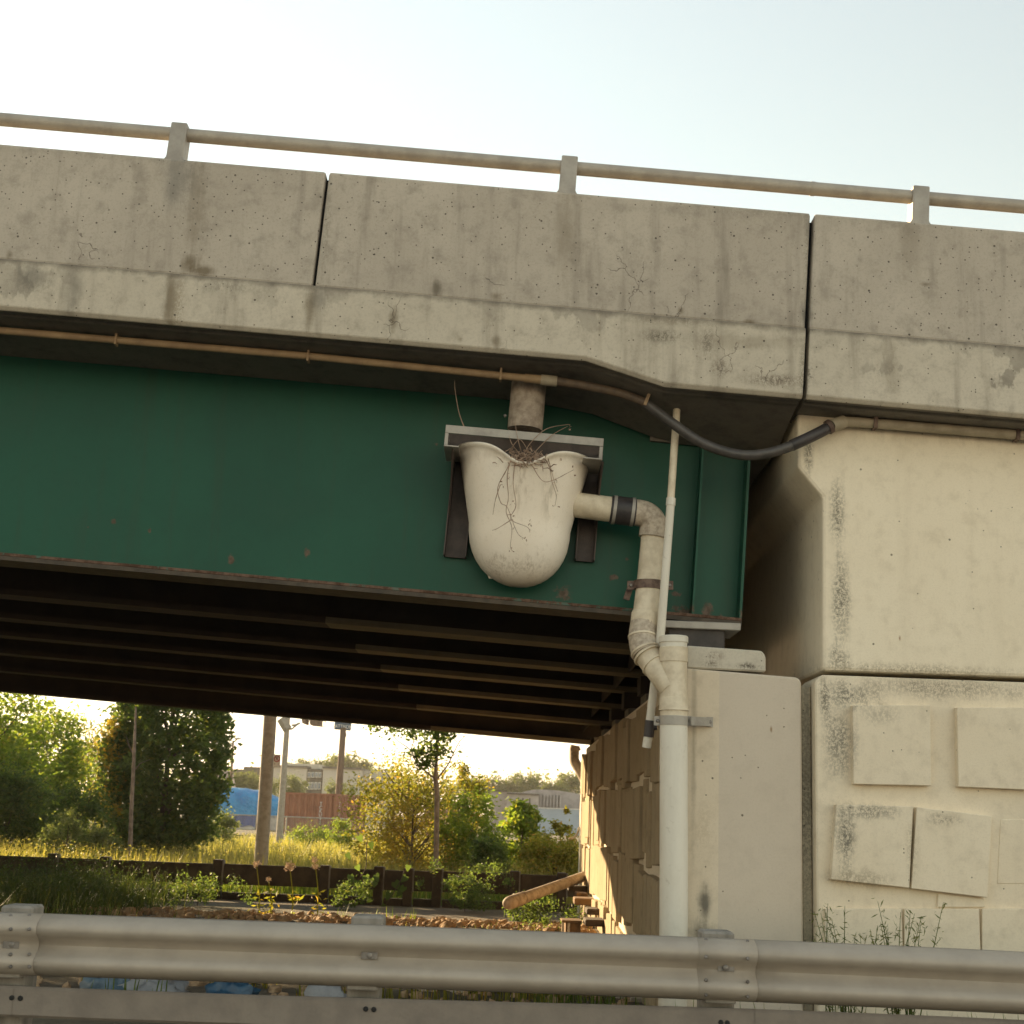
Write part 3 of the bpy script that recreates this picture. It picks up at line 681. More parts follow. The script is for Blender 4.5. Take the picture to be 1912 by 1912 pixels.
# clamps
def clamp(px, py, Y, r, hh, ear_l, ear_r, mat):
    c = P(px, py, Y)
    o = MB().tube([c - Vector((0, 0, hh / 2)), c + Vector((0, 0, hh / 2))], r, 20).build('pipe_clamp', mat, D, smooth=35)
    for x in (ear_l, ear_r):
        w = P(x, py, Y)
        MB().obox(w, (.06, .012, hh * 1.05)).build('clamp_ear', mat, o, bevel=.003)
        MB().bolt(w + Vector((0, -.006, 0)), .016, .014).build('bolt', m_bolt, o)
    return o
clamp(1258, 1346, YW, .112, .07, 1228, 1283, m_galv)
w0 = P(1290, 1346, 10.93); w1 = P(1326, 1348, 11.08)
MB().bar(w0, w1, .012, .066).build('clamp_strap', m_galv, D); MB().obox(P(1325, 1348, 11.09), (.05, .012, .075)).build('strap_foot', m_galv, D); MB().bolt(P(1325, 1348, 11.08), .016, .015).build('bolt', m_bolt, D)
clamp(1211, 1093, 11.265, .119, .07, 1178, 1250, m_rustcl)
w = P(1173, 1108, 11.35); MB().obox(w, (.05, .02, .11), Euler((0, .3, 0)).to_matrix()).build('clamp_tail', m_rustcl, D)

# thin vertical pipe beside it
V = thing('thin_pipe', 'thin cream pipe running down from the deck in front of the thicker drain pipe', 'pipe', tuple(P(1207, 1395, 11.15)))
MB().tube([P(1264, 760, 11.02), P(1252, 940, 11.02)], .030, 12).build('upper_pipe', m_pvc, V, smooth=40)
MB().tube([P(1253, 930, 11.02), P(1252, 944, 11.02)], .038, 12).build('joint', m_pvcw, V, smooth=40)
MB().tube([P(1252.5, 938, 11.02), P(1234, 1180, 11.09), P(1224, 1260, 11.18), P(1213, 1350, 11.25)], .034, 12).build('lower_pipe', m_pvcw, V, smooth=40)
MB().tube([P(1214, 1345, 11.25), P(1211, 1376, 11.26)], .041, 12).build('black_fitting', m_rubber, V, smooth=40)
MB().tube([P(1213, 1360, 11.25), P(1226, 1358, 11.25)], .02, 8).build('black_spur', m_rubber, V, smooth=40)
MB().tube([P(1210.5, 1374, 11.26), P(1207, 1396, 11.27)], .036, 12).build('pipe_end', m_pvcw, V, smooth=40)

# ------------------------------------------------------------------ dry weeds in the hopper
WD = thing('dry_weed', 'tangle of dry brown weeds rooted in the hopper and trailing down its front', 'weed', tuple(P(975, 866, 11.05)))
mb = MB()
def stem(pts, Y, r=.0032):
    sp = spline([P(x, y, Y + dy) + Vector((rnd.gauss(0, .004), rnd.gauss(-.006, .006), rnd.gauss(0, .004))) for x, y, dy in pts], 5); n = len(sp)
    mb.tube(sp, [r * (1.35 - .9 * k / n) * rnd.uniform(.75, 1.3) for k in range(n)], 5)
Yf = 10.93
stem([(960, 850, .05), (945, 880, 0), (930, 910, 0), (935, 940, -.01), (948, 948, 0), (960, 985, 0), (968, 1000, .01), (978, 1006, .02)], Yf)
stem([(955, 850, .05), (945, 890, 0), (950, 930, -.01), (945, 955, 0), (955, 985, .01), (952, 1020, .03), (955, 1030, .04)], Yf)
stem([(965, 850, .05), (958, 900, 0), (963, 945, -.01), (955, 970, 0), (985, 985, .02), (990, 995, .02)], Yf)
stem([(985, 850, .05), (1000, 880, 0), (1015, 898, 0), (1035, 898, 0), (1060, 885, .05), (1072, 878, .08)], Yf)
stem([(1010, 845, .05), (1025, 870, 0), (1030, 900, 0), (1038, 925, 0), (1036, 945, .02)], Yf)
stem([(1020, 850, .05), (1035, 900, 0), (1040, 920, .01)], Yf)
stem([(970, 850, .05), (955, 830, 0), (950, 815, 0)], Yf); stem([(975, 850, .05), (968, 825, .0), (962, 790, .05)], Yf)
stem([(980, 850, .05), (990, 830, .0), (1020, 800, .0), (1060, 793, .05), (1063, 797, .05)], Yf); stem([(995, 850, .05), (1030, 815, .0), (1060, 795, .03)], Yf)
stem([(867, 800, .1), (857, 770, .1), (850, 730, .1), (848, 712, .1)], Yf); stem([(950, 845, .05), (970, 822, 0), (985, 840, 0)], Yf); stem([(960, 860, .02), (975, 845, 0), (985, 860, 0), (975, 875, 0)], Yf)
stem([(935, 905, 0), (925, 935, 0), (920, 960, 0)], Yf, .003); stem([(955, 970, 0), (930, 985, 0), (918, 990, .01)], Yf, .003)
tag(mb.build('stems', m_twig, WD), kind='stuff')
mb = MB()
for i in range(330):
    px = rnd.gauss(982, 22); py = rnd.gauss(859, 7); Y = rnd.uniform(10.91, 11.15)
    a_ = P(px, py, Y); b_ = a_ + Vector((rnd.gauss(0, .04), rnd.gauss(0, .03), rnd.gauss(.005, .025)))
    mb.tube([a_, (a_ + b_) / 2 + Vector((0, 0, rnd.gauss(0, .01))), b_], [.004, .0045, .002], 4)
tag(mb.build('root_tangle', m_twig, WD), kind='stuff')
lv = []
for (px, py) in [(945, 890), (955, 940), (960, 985), (955, 1027), (990, 985), (1038, 900), (1037, 940), (1071, 882), (985, 862), (965, 857), (1000, 855), (958, 972), (953, 960), (1063, 795), (1030, 880), (940, 905), (972, 870), (978, 1003), (992, 975)]:
    for k in range(3):
        c = P(px + rnd.gauss(0, 3), py + rnd.gauss(0, 4), 10.915); d = Vector((rnd.gauss(0, 1), rnd.gauss(0, .5), rnd.gauss(-.4, 1))).normalized() * .022; e = Vector((rnd.gauss(0, 1), rnd.gauss(0, 1), rnd.gauss(0, 1))).normalized() * .008
        lv += [c, c + d * .5 + e, c + d, c + d * .5 - e]
link('dead_leaves', fast_mesh('dead_leaves', [tuple(rootmat(WD).inverted() @ v) for v in lv], 4), m_twig, WD)

# ================================================================== FOREGROUND GUARDRAIL
GR = thing('guardrail', 'grey steel W-beam guardrail with rub rail crossing the foreground in front of the bridge', 'guardrail', (0, 7.7, 0))
prof = [(.156, .030), (.150, .008), (.138, -.030), (.118, -.066), (.092, -.083), (.068, -.080), (.046, -.055), (.024, -.018), (.0, -.004)]
prof = prof + [(-z, y) for z, y in prof[-2::-1]]
def railz(x): return .767 - .0006 * x * x - .0004 * max(0, x) ** 3
def raily(x): return 7.70 - .004 * (x + 1) ** 2 * .3
def wbeam(a, b, dy):
    n = max(2, int((b - a) / .3)); mb = MB(); vs = []; fs = []; k = len(prof)
    for i in range(n + 1):
        x = a + (b - a) * i / n
        for z, y in prof: vs.append((x, raily(x) + y + dy, railz(x) + z))
    for i in range(n):
        for j in range(k - 1): fs.append((i * k + j, i * k + j + 1, (i + 1) * k + j + 1, (i + 1) * k + j))
    o = mb.add(vs, fs).build('rail_beam', m_rail, GR, smooth=60)
    s_ = o.modifiers.new('plate', 'SOLIDIFY'); s_.thickness = .004; s_.offset = 1
    return o
xs1 = P(70, 1750, 7.65).x; xs2 = P(1412, 1810, 7.65).x
wbeam(xs1 - 3.8, xs1, -.003); wbeam(xs1 - .02, xs2, 0); b3 = wbeam(xs2 - .3, xs2 + .002, -.003); b3.name = 'splice_plate'; wbeam(xs2 - .02, xs2 + 4, -.0)
def rbolt(px, py, r=.013, Y=7.6, mat=m_bolt, h=.012):
    c = P(px, py, Y); MB().bolt(c, r, h).build('bolt', mat, GR, smooth=40)
def yon(z, x):                                                    # face of the beam at height z
    dz = z - railz(x)
    for (za, ya), (zb, yb) in zip(prof[:-1], prof[1:]):
        if zb <= dz <= za: return raily(x) + ya + (yb - ya) * (za - dz) / (za - zb + 1e-9) - .012
    return raily(x) - .01
def bolt_on(px, py, r=.010):
    w = P(px, py, 7.63); y = yon(w.z, w.x); w = P(px, py, y); MB().bolt(w, r, .009).build('bolt', m_bolt, GR, smooth=40)
for px in (1318, 1396):
    for dy in (1755, 1787, 1830, 1858): bolt_on(px, dy + (px - 1318) * .04)
for px in (20, 55):
    for dy in (1710, 1735, 1782, 1805): bolt_on(px, dy)
for px, py in ((690, 1784), (1355, 1807), (22, 1764)):
    bolt_on(px, py, .017); w = P(px, py, 7.69)
    MB().obox(w + Vector((0, -.012, 0)), (.085, .004, .035)).build('bolt_washer', m_bolt, GR, bevel=.001)
# rub rail
def rubz(x): return .49 + .012 * math.sin(x * .9)
xs = [-6.5, -2.48, xs2, 6]
for a_, b_, dy in ((-6.5, -2.47, -.004), (-2.49, xs2 + .01, 0), (xs2 - .0, 6, -.004)):
    mb = MB(); n = 12; vs = []; fs = []
    pr = [(.072, .05), (.076, .0), (.062, -.012), (-.062, -.012), (-.076, .0), (-.072, .05)]
    for i in range(n + 1):
        x = a_ + (b_ - a_) * i / n
        for z, y in pr: vs.append((x, raily(x) + y + dy - .0, rubz(x) + z))
    for i in range(n):
        for j in range(5): fs.append((i * 6 + j, i * 6 + j + 1, i * 6 + 7 + j, i * 6 + 6 + j))
    MB().add(vs, fs).build('rub_rail', m_rub, GR, smooth=30)
for px, py in ((22, 1863), (38, 1864), (683, 1884), (698, 1885), (1346, 1909), (1358, 1910)):
    c = P(px, py, 7.683); MB().bolt(c, .014, .008).build('bolt', m_hole, GR)
# posts behind the beam
for px, pt in ((40, 1690), (688, 1709), (1338, 1738)):
    c = P(px, pt, 7.86)
    mb = MB().box(c.x - .085, c.x + .085, 7.79, 7.99, GZ - .3, c.z); o = mb.build('guardrail_post', m_post, GR, bevel=.012)
    MB().box(c.x - .08, c.x + .08, 7.705, 7.788, railz(c.x) - .17, railz(c.x) + .13).build('spacer_block', m_post, GR, bevel=.006)
for x in (-4.6, 3.2, 5.1): MB().box(x - .085, x + .085, 7.79, 7.99, GZ - .3, .95).build('guardrail_post', m_post, GR, bevel=.012)

# ================================================================== BEHIND THE BRIDGE: low timber guide rail
m_timber = plain('dark creosote timber', (.075, .05, .032), (.035, .024, .017), rough=.9, scale=5, streak=False)
m_timberg = plain('grey timber edge', (.26, .23, .20), (.15, .13, .11), rough=.9, scale=6)
TR = thing('timber_guide_rail', 'low dark timber guide rail with stout posts running behind the gravel', 'guide rail', (-3, 26, GZ))
pp = [100, 197, 409, 608, 709, 764, 818, 962, 1050]
xs_ = [P(q, 1620, 26).x for q in pp]; xs_ = [xs_[0] - 2.2] + xs_ + [xs_[-1] + 1.5]
for i, x in enumerate(xs_):
    zt_ = .56 + rnd.uniform(-.015, .02)
    o = MB().box(x - .09, x + .075, 25.86, 26.06, GZ - .3, zt_).build('post', m_timber, TR, bevel=.012)
    MB().box(x + .078, x + .098, 25.88, 26.04, GZ + .25, zt_ - .01).build('post_grey_edge', m_timberg, o)  # pale grey strip down the right edge of each post
for a_, b_ in zip(xs_[:-1], xs_[1:]):
    MB().box(a_ + .1, b_ - .092, 25.93, 26.0, .16, .51 + rnd.uniform(-.01, .01)).build('board', m_timber, TR, bevel=.01)
    MB().box(a_ + .1, b_ - .092, 25.90, 26.02, GZ - .1, .03 + rnd.uniform(-.01, .01)).build('kerb_timber', m_timber, TR, bevel=.01)

# fallen pipe, railroad ties, far drain, hanging hose
LP = thing('fallen_pipe', 'tan pipe with rounded capped end lying tilted against the sunlit wall', 'pipe', tuple(PG(945, 1694, GZ)))
pa = P(948, 1687, 21.0); pb = P(1092, 1636, 23.2)
d_ = (pb - pa).normalized()
MB().tube([pa + d_ * .42, pb], .08, 16).build('pipe_run', m_stub, LP, smooth=40)
MB().tube([pa - d_ * .06, pa - d_ * .045, pa - d_ * .01, pa + d_ * .05, pa + d_ * .40, pa + d_ * .42], [.035, .06, .08, .094, .094, .085], 16).build('capped_end', m_stub, LP, smooth=40)
MB().tube([pa + d_ * .44, pa + d_ * .50], .09, 16).build('collar', m_stub, LP, smooth=40)
c = pa + d_ * .68; MB().obox(c + Vector((0, -.081, 0)), (.06, .012, .05)).build('dark_hole', m_hole, LP)
m_tie = plain('old brown railroad tie', (.22, .125, .055), (.09, .05, .025), rough=.9, scale=7)
for j, (xa, xb, ya, yb, Y, lab) in enumerate([(1062, 1100, 1655, 1666, 22.6, 'dark weathered timber tie end topmost by the sunlit wall'), (1076, 1097, 1667, 1676, 21.8, 'short brown timber tie second from top by the sunlit wall'), (1073, 1106, 1677, 1691, 20.9, 'orange brown timber tie under the shorter tie by the wall'), (1096, 1118, 1697, 1709, 19.6, 'dark shaded timber tie jutting from wall above the lowest tie'), (1093, 1133, 1717, 1731, 18.2, 'long dark timber tie lowest against the sunlit wall')]):
    a_ = P(xa, ya, Y); b_ = P(xb, yb, Y)
    o = MB().box(a_.x, b_.x, Y, Y + .5, b_.z, a_.z).build('railroad_tie', m_tie if j in (1, 2) else m_timber, bevel=.012); tag(o, lab, 'timber tie', 'timber ties beside the abutment wall')
TB = thing('timber_crate', 'small brown timber box with pale edge standing in the rubble', 'box', tuple(PG(1070, 1742, GZ)))
a_ = P(1052, 1718, 18.4); b_ = P(1084, 1742, 18.4)
MB().box(a_.x + .03, b_.x, 18.4, 18.8, GZ, a_.z - .03).build('side', m_tie, TB, bevel=.006)
MB().box(a_.x - .02, b_.x + .01, 18.38, 18.82, a_.z - .029, a_.z).build('lid', m_tie, TB, bevel=.006)
for xx in (a_.x - .02, a_.x + .055): MB().box(xx, xx + .028, 18.37, 18.399, GZ, a_.z - .03).build('slat', m_pvcd, TB)
FD = thing('far_drain_pipe', 'brown bent drain pipe under the far edge of the bridge above the sunlit wall', 'drain pipe', tuple(P(1085, 1450, 24.6)))
MB().tube(spline([P(1074, 1392, 25.0), P(1072, 1405, 25.0), P(1073, 1422, 24.9), P(1084, 1440, 24.8), P(1092, 1456, 24.75)], 5), .088, 14).build('bent_pipe', m_stub, FD, smooth=40)
MB().tube([P(1074, 1396, 25), P(1073.5, 1400, 25)], .1, 14).build('collar', m_stub, FD, smooth=40)
MB().tube(spline([P(1105, 1418, 24), P(1100, 1430, 24), P(1090, 1436, 24.2)], 4), .012, 6).build('loose_cable', m_hose, FD)
HC = MB().tube(spline([P(1081, 1545, 24.6), P(1078, 1556, 24.5), P(1070, 1565, 24.5), P(1062, 1565, 24.5)], 5), .018, 8).build('hose_stub', m_condr, smooth=40)
tag(HC, 'thin curved hose stub poking out from the far end of the wall', 'hose')

# ================================================================== BACKGROUND STRUCTURES
def gx(px, Y): return (px - 935) * Y / FPX
m_pole = plain('concrete pole', (.36, .32, .265), (.27, .235, .19), rough=.9, scale=12)
m_wood = plain('wooden pole', (.17, .115, .08), (.11, .075, .052), rough=.9, scale=7, streak=True)
LPO = thing('concrete_pole', 'thick pale concrete pole standing in tall grass behind the timber rail', 'pole', tuple(PG(484, 1640, GZ)))
pb_ = P(487, 1612, 28.5); pt_ = P(505, 1330, 28.5); u_ = (pt_ - pb_)
MB().tube([pb_ - u_ * .12, pt_ + u_ * .9], [.137, .125], 16).build('shaft', m_pole, LPO, smooth=40)
# no-parking sign
SG = thing('no_parking_sign', 'white no-parking sign with red ring fixed to the right of the concrete pole', 'sign', tuple(P(514, 1438, 28.4)))
m_white = plain('sign white', (.72, .70, .66), (.62, .6, .56), rough=.5); m_red = plain('sign red', (.42, .03, .04), rough=.5); m_ink = plain('sign black', (.02, .02, .02), rough=.5)
sc_ = P(517, 1420, 28.4); mpx = 28.4 / FPX
MB().obox(sc_, (13 * mpx, .01, 22 * mpx)).build('plate', m_white, SG)
ring = MB(); n = 24; c_ = sc_ + Vector((0, -.007, 3 * mpx)); vs = []; fs = []
for k in range(n):
    an = 2 * math.pi * k / n
    for rr in (.062, .046): vs.append(c_ + Vector((math.cos(an) * rr, 0, math.sin(an) * rr)))
for k in range(n): fs.append((2 * k, 2 * k + 1, (2 * k + 3) % (2 * n), (2 * k + 2) % (2 * n)))
ring.add(vs, fs).build('red_ring', m_red, SG)
MB().obox(c_ + Vector((0, -.001, 0)), (.1, .002, .013), Euler((0, .78, 0)).to_matrix()).build('red_bar', m_red, SG)
def text(body, size, mat, parent, loc, rot=(R(90), 0, 0), name='lettering', extr=.002, align='CENTER', sc=(1, 1, 1)):
    cu = bpy.data.curves.new('t', 'FONT'); cu.body = body; cu.size = size; cu.extrude = extr; cu.align_x = align; cu.align_y = 'CENTER'
    to = bpy.data.objects.new('t', cu); COL.objects.link(to)
    bpy.context.view_layer.update()
    me = bpy.data.meshes.new_from_object(to); bpy.data.objects.remove(to)
    me.transform(Matrix.LocRotScale(Vector(loc), Euler(rot), Vector(sc)))
    me.transform(rootmat(parent).inverted())
    me.materials.clear()
    return link(name, me, mat, parent)
text('P', .085, m_ink, SG, c_ + Vector((0, .003, 0)))
for dx in (-.035, .035):
    MB().add([c_ + Vector((dx, 0, -.085)), c_ + Vector((dx + math.copysign(.018, dx), 0, -.098)), c_ + Vector((dx, 0, -.111))], [(0, 1, 2)]).build('arrow', m_ink, SG)
# lamp post with a bent arm
LM = thing('street_lamp', 'tall grey street lamp with bracket arm behind the concrete pole', 'street lamp', tuple(PG(526, 1560, GZ)))
Yl = 62; a_ = P(527, 1485, Yl); b_ = P(537, 1340, Yl); u_ = b_ - a_
MB().tube([a_ - u_ * .6, a_, b_, b_ + u_ * .4], [.15, .14, .115, .1], 10).build('pole', m_pole, LM, smooth=40)
MB().tube(spline([P(537, 1361, Yl), P(545, 1361, Yl), P(551, 1356, Yl), P(559, 1350, Yl)], 4), .04, 8).build('arm', m_galv, LM)
MB().tube([P(545, 1354, Yl), P(551, 1354, Yl), P(560, 1350, Yl)], .05, 8).build('lamp_head', m_galv, LM)
MB().tube([P(525, 1342, Yl), P(537, 1362, Yl)], .22, 6).build('brace', m_pole, LM)
LM2 = thing('street_lamp', 'slender distant street lamp beside the right edge of the dark columnar tree', 'street lamp', tuple(PG(430, 1540, GZ)))
Yl = 110; MB().tube([P(426, 1540, Yl), P(431, 1460, Yl), P(435.5, 1383, Yl)], [.13, .11, .08], 8).build('pole', m_wood, LM2)
MB().tube([P(435.5, 1386, Yl), P(441, 1382, Yl), P(446, 1377, Yl)], .06, 6).build('arm', m_galv, LM2)
MB().obox(P(444, 1379, Yl), (.5, .2, .12)).build('lamp_head', m_galv, LM2)
# billboard pole with a blue name plate
BP = thing('billboard', 'brown pole with blue name plate and dark panel undersides half hidden by the bridge', 'billboard', tuple(PG(633, 1555, GZ)))
Yb = 95; a_ = P(632, 1490, Yb); b_ = P(641, 1359, Yb); u_ = b_ - a_
MB().tube([a_ - u_ * .6, a_, b_], [.24, .23, .2], 14).build('pole', m_wood, BP, smooth=40)
MB().obox(P(640, 1356, Yb), (1.12, .12, .52), Euler((0, .05, 0)).to_matrix()).build('name_plate', plain('plate blue', (.03, .075, .14), rough=.5), BP, bevel=.05)
text('PATTISON', .34, m_white, BP, P(640, 1357, Yb) + Vector((0, -.07, 0)), (R(90), .05, 0), sc=(.8, 1, 1))
MB().obox(P(645, 1372, Yb), (.12, .2, .25)).build('meter_box', m_wood, BP)
for xa, xb, y0 in ((561, 572, 1350), (576, 598, 1353)):
    MB().quadprism([(P(xa, 1340, Yb).x, P(xa, 1335, Yb).z), (P(xb, 1340, Yb).x, P(xb, 1335, Yb).z), (P(xb - 1, 1354, Yb).x, P(xb, y0 + 2, Yb).z), (P(xa + 3, 1352, Yb).x, P(xa, y0, Yb).z)], Yb, Yb + 1.5).build('catwalk', m_wood, BP)
MB().tube([P(600, 1345, Yb), P(608, 1348, Yb), P(608, 1357, Yb), P(597, 1355, Yb)], .03, 6).build('handhold', m_galv, BP)
MB().obox(P(620, 1310, Yb), (6, .3, 2.2), Euler((0, .03, 0)).to_matrix()).build('panel', m_wood, BP)

# shipping containers
def corrug_mat(name, col):
    t = NT(name); n1 = t.noise(1.2, 5, .6); n2 = t.noise(7, 5, .6)
    c = t.mix(t.step(n1, .4, .7), col, tuple(q * .7 for q in col)); c = t.mix(t.M('MULTIPLY', t.step(n2, .55, .75), .5), c, (col[0] * .5, col[1] * .5, col[2] * .5))
    return t.bsdf(c, .7)
m_cont = corrug_mat('container red-brown', (.29, .115, .06))
def container(name, label, p0, p1, dirv, W_, H_, side_len, mat, txt):
    C = thing(name, label, 'shipping container', tuple(p0))
    ex = (p1 - p0).normalized(); ey = Vector((-ex.y, ex.x, 0)); L_ = (p1 - p0).length; z0 = GZ; ez = Vector((0, 0, 1))
    p0 = Vector((p0.x, p0.y, z0))
    def wall(o, d, nrm, length, nm):
        mb = MB(); n = int(length / .40); vs = []; fs = []; xs = []
        for i in range(n):
            x = i * length / n; w = length / n
            xs += [(x, 0), (x + w * .30, 0), (x + w * .5, -.10), (x + w * .80, -.10)]
        xs.append((length, 0))
        for x, dpt in xs:
            for z in (.12, H_ - .12): vs.append(o + d * x + nrm * dpt + ez * z)
        for i in range(len(xs) - 1): fs.append((2 * i, 2 * i + 2, 2 * i + 3, 2 * i + 1))
        mb.add(vs, fs).build(nm, mat, C)
        for z in (.06, H_ - .06): MB().bar(o + ez * z + nrm * -.02, o + d * length + ez * z + nrm * -.02, .08, .12).build('frame_rail', mat, C)
    wall(p0, ex, -ey, L_, 'long_side')
    q1 = p0 + ex * L_
    wall(q1, ey, ex, W_, 'end_wall')
    wall(p0 + ey * W_, ex, ey, L_, 'long_side'); wall(p0, ey, -ex, W_, 'end_wall')
    for o in (p0, q1, p0 + ey * W_, q1 + ey * W_): MB().bar(o, o + ez * H_, .16, .16).build('corner_post', mat, C)
    mb = MB(); mb.add([p0 + ez * (H_ - .03), q1 + ez * (H_ - .03), q1 + ey * W_ + ez * (H_ - .03), p0 + ey * W_ + ez * (H_ - .03)], [(0, 1, 2, 3)]); mb.build('roof', mat, C)
    if txt:
        for i, ch in enumerate(txt):
            text(ch, .3, m_white, C, q1 - ex * .95 - ey * .09 + ez * (H_ - .65 - i * .23), (R(90), 0, math.atan2(ex.y, ex.x)))
            text(ch, .28, m_white, C, q1 + ex * .09 + ey * .45 + ez * (H_ - .6 - i * .23), (R(90), 0, math.atan2(ey.y, ey.x)))
    return C
Yc = 92
pa = Vector((gx(531, Yc), Yc, GZ)); pb = Vector((gx(633, Yc - .9), Yc - .9, GZ))
container('shipping_container', 'red-brown corrugated shipping container with white lettering behind the wire fence', pa, pb, 1, 5.5, 2.62, 6, m_cont, 'TCKU42')
pa = Vector((gx(800, 100), 100, GZ)); pb = Vector((gx(868, 100), 100, GZ))
container('shipping_container', 'pale red container glimpsed through the shrubs right of the thin tree', pa, pb, 1, 2.4, 2.4, 6, corrug_mat('container faded red', (.38, .2, .16)), None)

# covered truck with a blue tarp
TV = thing('covered_truck', 'white truck heaped under a creased blue tarp left of the container', 'truck', (gx(465, 85), 85, GZ))
m_tarp = NT('blue tarp'); n1 = m_tarp.noise(1.4, 4); n2 = m_tarp.noise(5, 4); 
m_tarp = m_tarp.bsdf(m_tarp.mix(m_tarp.step(n1, .35, .7), (.05, .27, .54), (.035, .18, .43)), .45, 0, m_tarp.bump(n2, .2, .7))
m_tarpd = plain('dark blue tarp', (.06, .10, .30), (.04, .06, .2), rough=.6)
xa, xb = gx(392, 85), gx(527, 85)
nx, ny = 40, 22; vs = []; fs = []
for i in range(nx + 1):
    for j in range(ny + 1):
        u = i / nx; v = j / ny
        an = math.pi * v
        y = 85 + 1.1 - math.cos(an) * 1.15
        topz = 2.62 - .25 * abs(u - .35) ** 1.5 * 2 - (.5 * max(0, u - .75) * 4 * .5)
        hgt = (topz - 1.0) * abs(math.sin(an)) ** .55
        nz = mnoise.noise(Vector((u * 7, v * 5, 1))) * .12 + abs(mnoise.noise(Vector((u * 14 + v * 6, v * 3, 4)))) * .10
        vs.append((xa + (xb - xa) * u, y - nz, 1.0 + hgt + nz * .5))
for i in range(nx):
    for j in range(ny): a_ = i * (ny + 1) + j; fs.append((a_, a_ + 1, a_ + ny + 2, a_ + ny + 1))
MB().add(vs, fs).build('tarp', m_tarp, TV, smooth=60)
vs = []; fs = []
for i in range(nx + 1):
    u = i / nx; y = 84.93 - .08 * math.sin(u * 40) - .05 * math.sin(u * 17)
    vs += [(xa + (xb - xa) * u * .72, y, 1.05), (xa + (xb - xa) * u * .72, y - .03, .42 + .05 * math.sin(u * 23))]
for i in range(nx): fs.append((2 * i, 2 * i + 1, 2 * i + 3, 2 * i + 2))
MB().add(vs, fs).build('tarp_skirt', m_tarpd, TV, smooth=60)
MB().box(xa, xa + 3.1, 85.05, 86.9, .2, 1.0).build('body', m_white, TV, bevel=.08)
MB().box(xa + 3.12, xb, 85.0, 86.8, .15, 1.1).build('rear_load', plain('pale wrapped load', (.5, .45, .4), (.3, .26, .24), scale=2.2), TV, bevel=.1)
for x in (xa + 1.6, xb - .7):
    wv = MB().tube([(x, 85.0, .28), (x, 85.25, .28)], .36, 16).build('wheel', m_rubber, TV, smooth=40)
    MB().tube([(x, 84.98, .28), (x, 85.0, .28)], .2, 12).build('rim', m_galv, wv)
MB().box(xa + 1.15, xa + 2.1, 85.03, 85.049, .55, .62).build('trim_strip', m_ink, TV)

# chain-link fence
m_link = NT('chain link wire')
def linkmat():
    t = NT('chain link mesh'); x, y, z = t.xyz()
    a_ = t.M('FRACT', t.M('MULTIPLY', t.M('ADD', x, z), 9.)); b_ = t.M('FRACT', t.M('MULTIPLY', t.M('SUBTRACT', x, z), 9.))
    k = t.M('MAXIMUM', t.M('LESS_THAN', a_, .10), t.M('LESS_THAN', b_, .10))
    bs = t.n('ShaderNodeBsdfPrincipled'); bs.inputs['Base Color'].default_value = (.4, .39, .37, 1); bs.inputs['Metallic'].default_value = .4; bs.inputs['Roughness'].default_value = .5
    tr = t.n('ShaderNodeBsdfTransparent'); mx = t.n('ShaderNodeMixShader'); t.lk(k, mx.inputs[0])
    t.t.links.new(tr.outputs[0], mx.inputs[1]); t.t.links.new(bs.outputs[0], mx.inputs[2]); t.t.links.new(mx.outputs[0], t.out.inputs['Surface'])
    return t.m
CF = thing('chain_link_fence', 'low galvanised chain-link fence with pipe top rail before the container and tarp', 'fence', (gx(520, 66), 66, GZ))
zf = P(580, 1527, 66).z
MB().tube([(gx(150, 66), 66, zf + .03), (gx(700, 66), 66, zf)], .028, 8).build('top_rail', m_galv, CF, smooth=40)
for px in (160, 260, 347, 446, 545, 644): MB().tube([(gx(px, 66), 66, GZ), (gx(px, 66), 66, zf + .05)], .03, 8).build('fence_post', m_galv, CF, smooth=40)
MB().add([(gx(150, 66), 66.03, GZ), (gx(700, 66), 66.03, GZ), (gx(700, 66), 66.03, zf), (gx(150, 66), 66.03, zf)], [(0, 1, 2, 3)]).build('wire_mesh', linkmat(), CF)

# far buildings
m_bld = plain('pale building render', (.50, .46, .39), (.44, .40, .34), rough=.8, scale=.3); m_bldd = plain('dark roof edge', (.13, .115, .095), rough=.8, scale=.5); m_win = plain('window glass', (.16, .20, .24), (.10, .13, .16), rough=.2, scale=.3)
BD = thing('office_building', 'long pale two-storey building with banded windows far behind the container', 'building', (gx(560, 200), 200, GZ))
Yo = 200
def zz(py, px, Y): return P(px, py, Y).z
def fac(x0, x1, y0, mat, nm, par, Y=Yo, dY=12, y1=None):
    zt_ = zz(y0, (x0 + x1) / 2, Y); zb_ = GZ if y1 is None else zz(y1, (x0 + x1) / 2, Y)
    return MB().box(gx(x0, Y), gx(x1, Y), Y, Y + dY, zb_, zt_).build(nm, mat, par)
fac(505, 576, 1433, m_bld, 'wall', BD); fac(606, 674, 1436, m_bld, 'wall', BD); fac(577, 605, 1436, m_bldd, 'recessed_bay', BD, Yo + .6)
fac(500, 578, 1429, m_bldd, 'roof_edge', BD, Yo - .3, 13, 1433); fac(604, 676, 1432, m_bldd, 'roof_edge', BD, Yo - .3, 13, 1436)
fac(530, 598, 1426, m_bld, 'roof_block', BD, Yo + 3, 8)
fac(460, 492, 1432, m_bldd, 'brown_wing', BD, Yo + 2, 10)
fac(420, 460, 1436, m_bldd, 'brown_wing', BD, Yo + 2.5, 10)
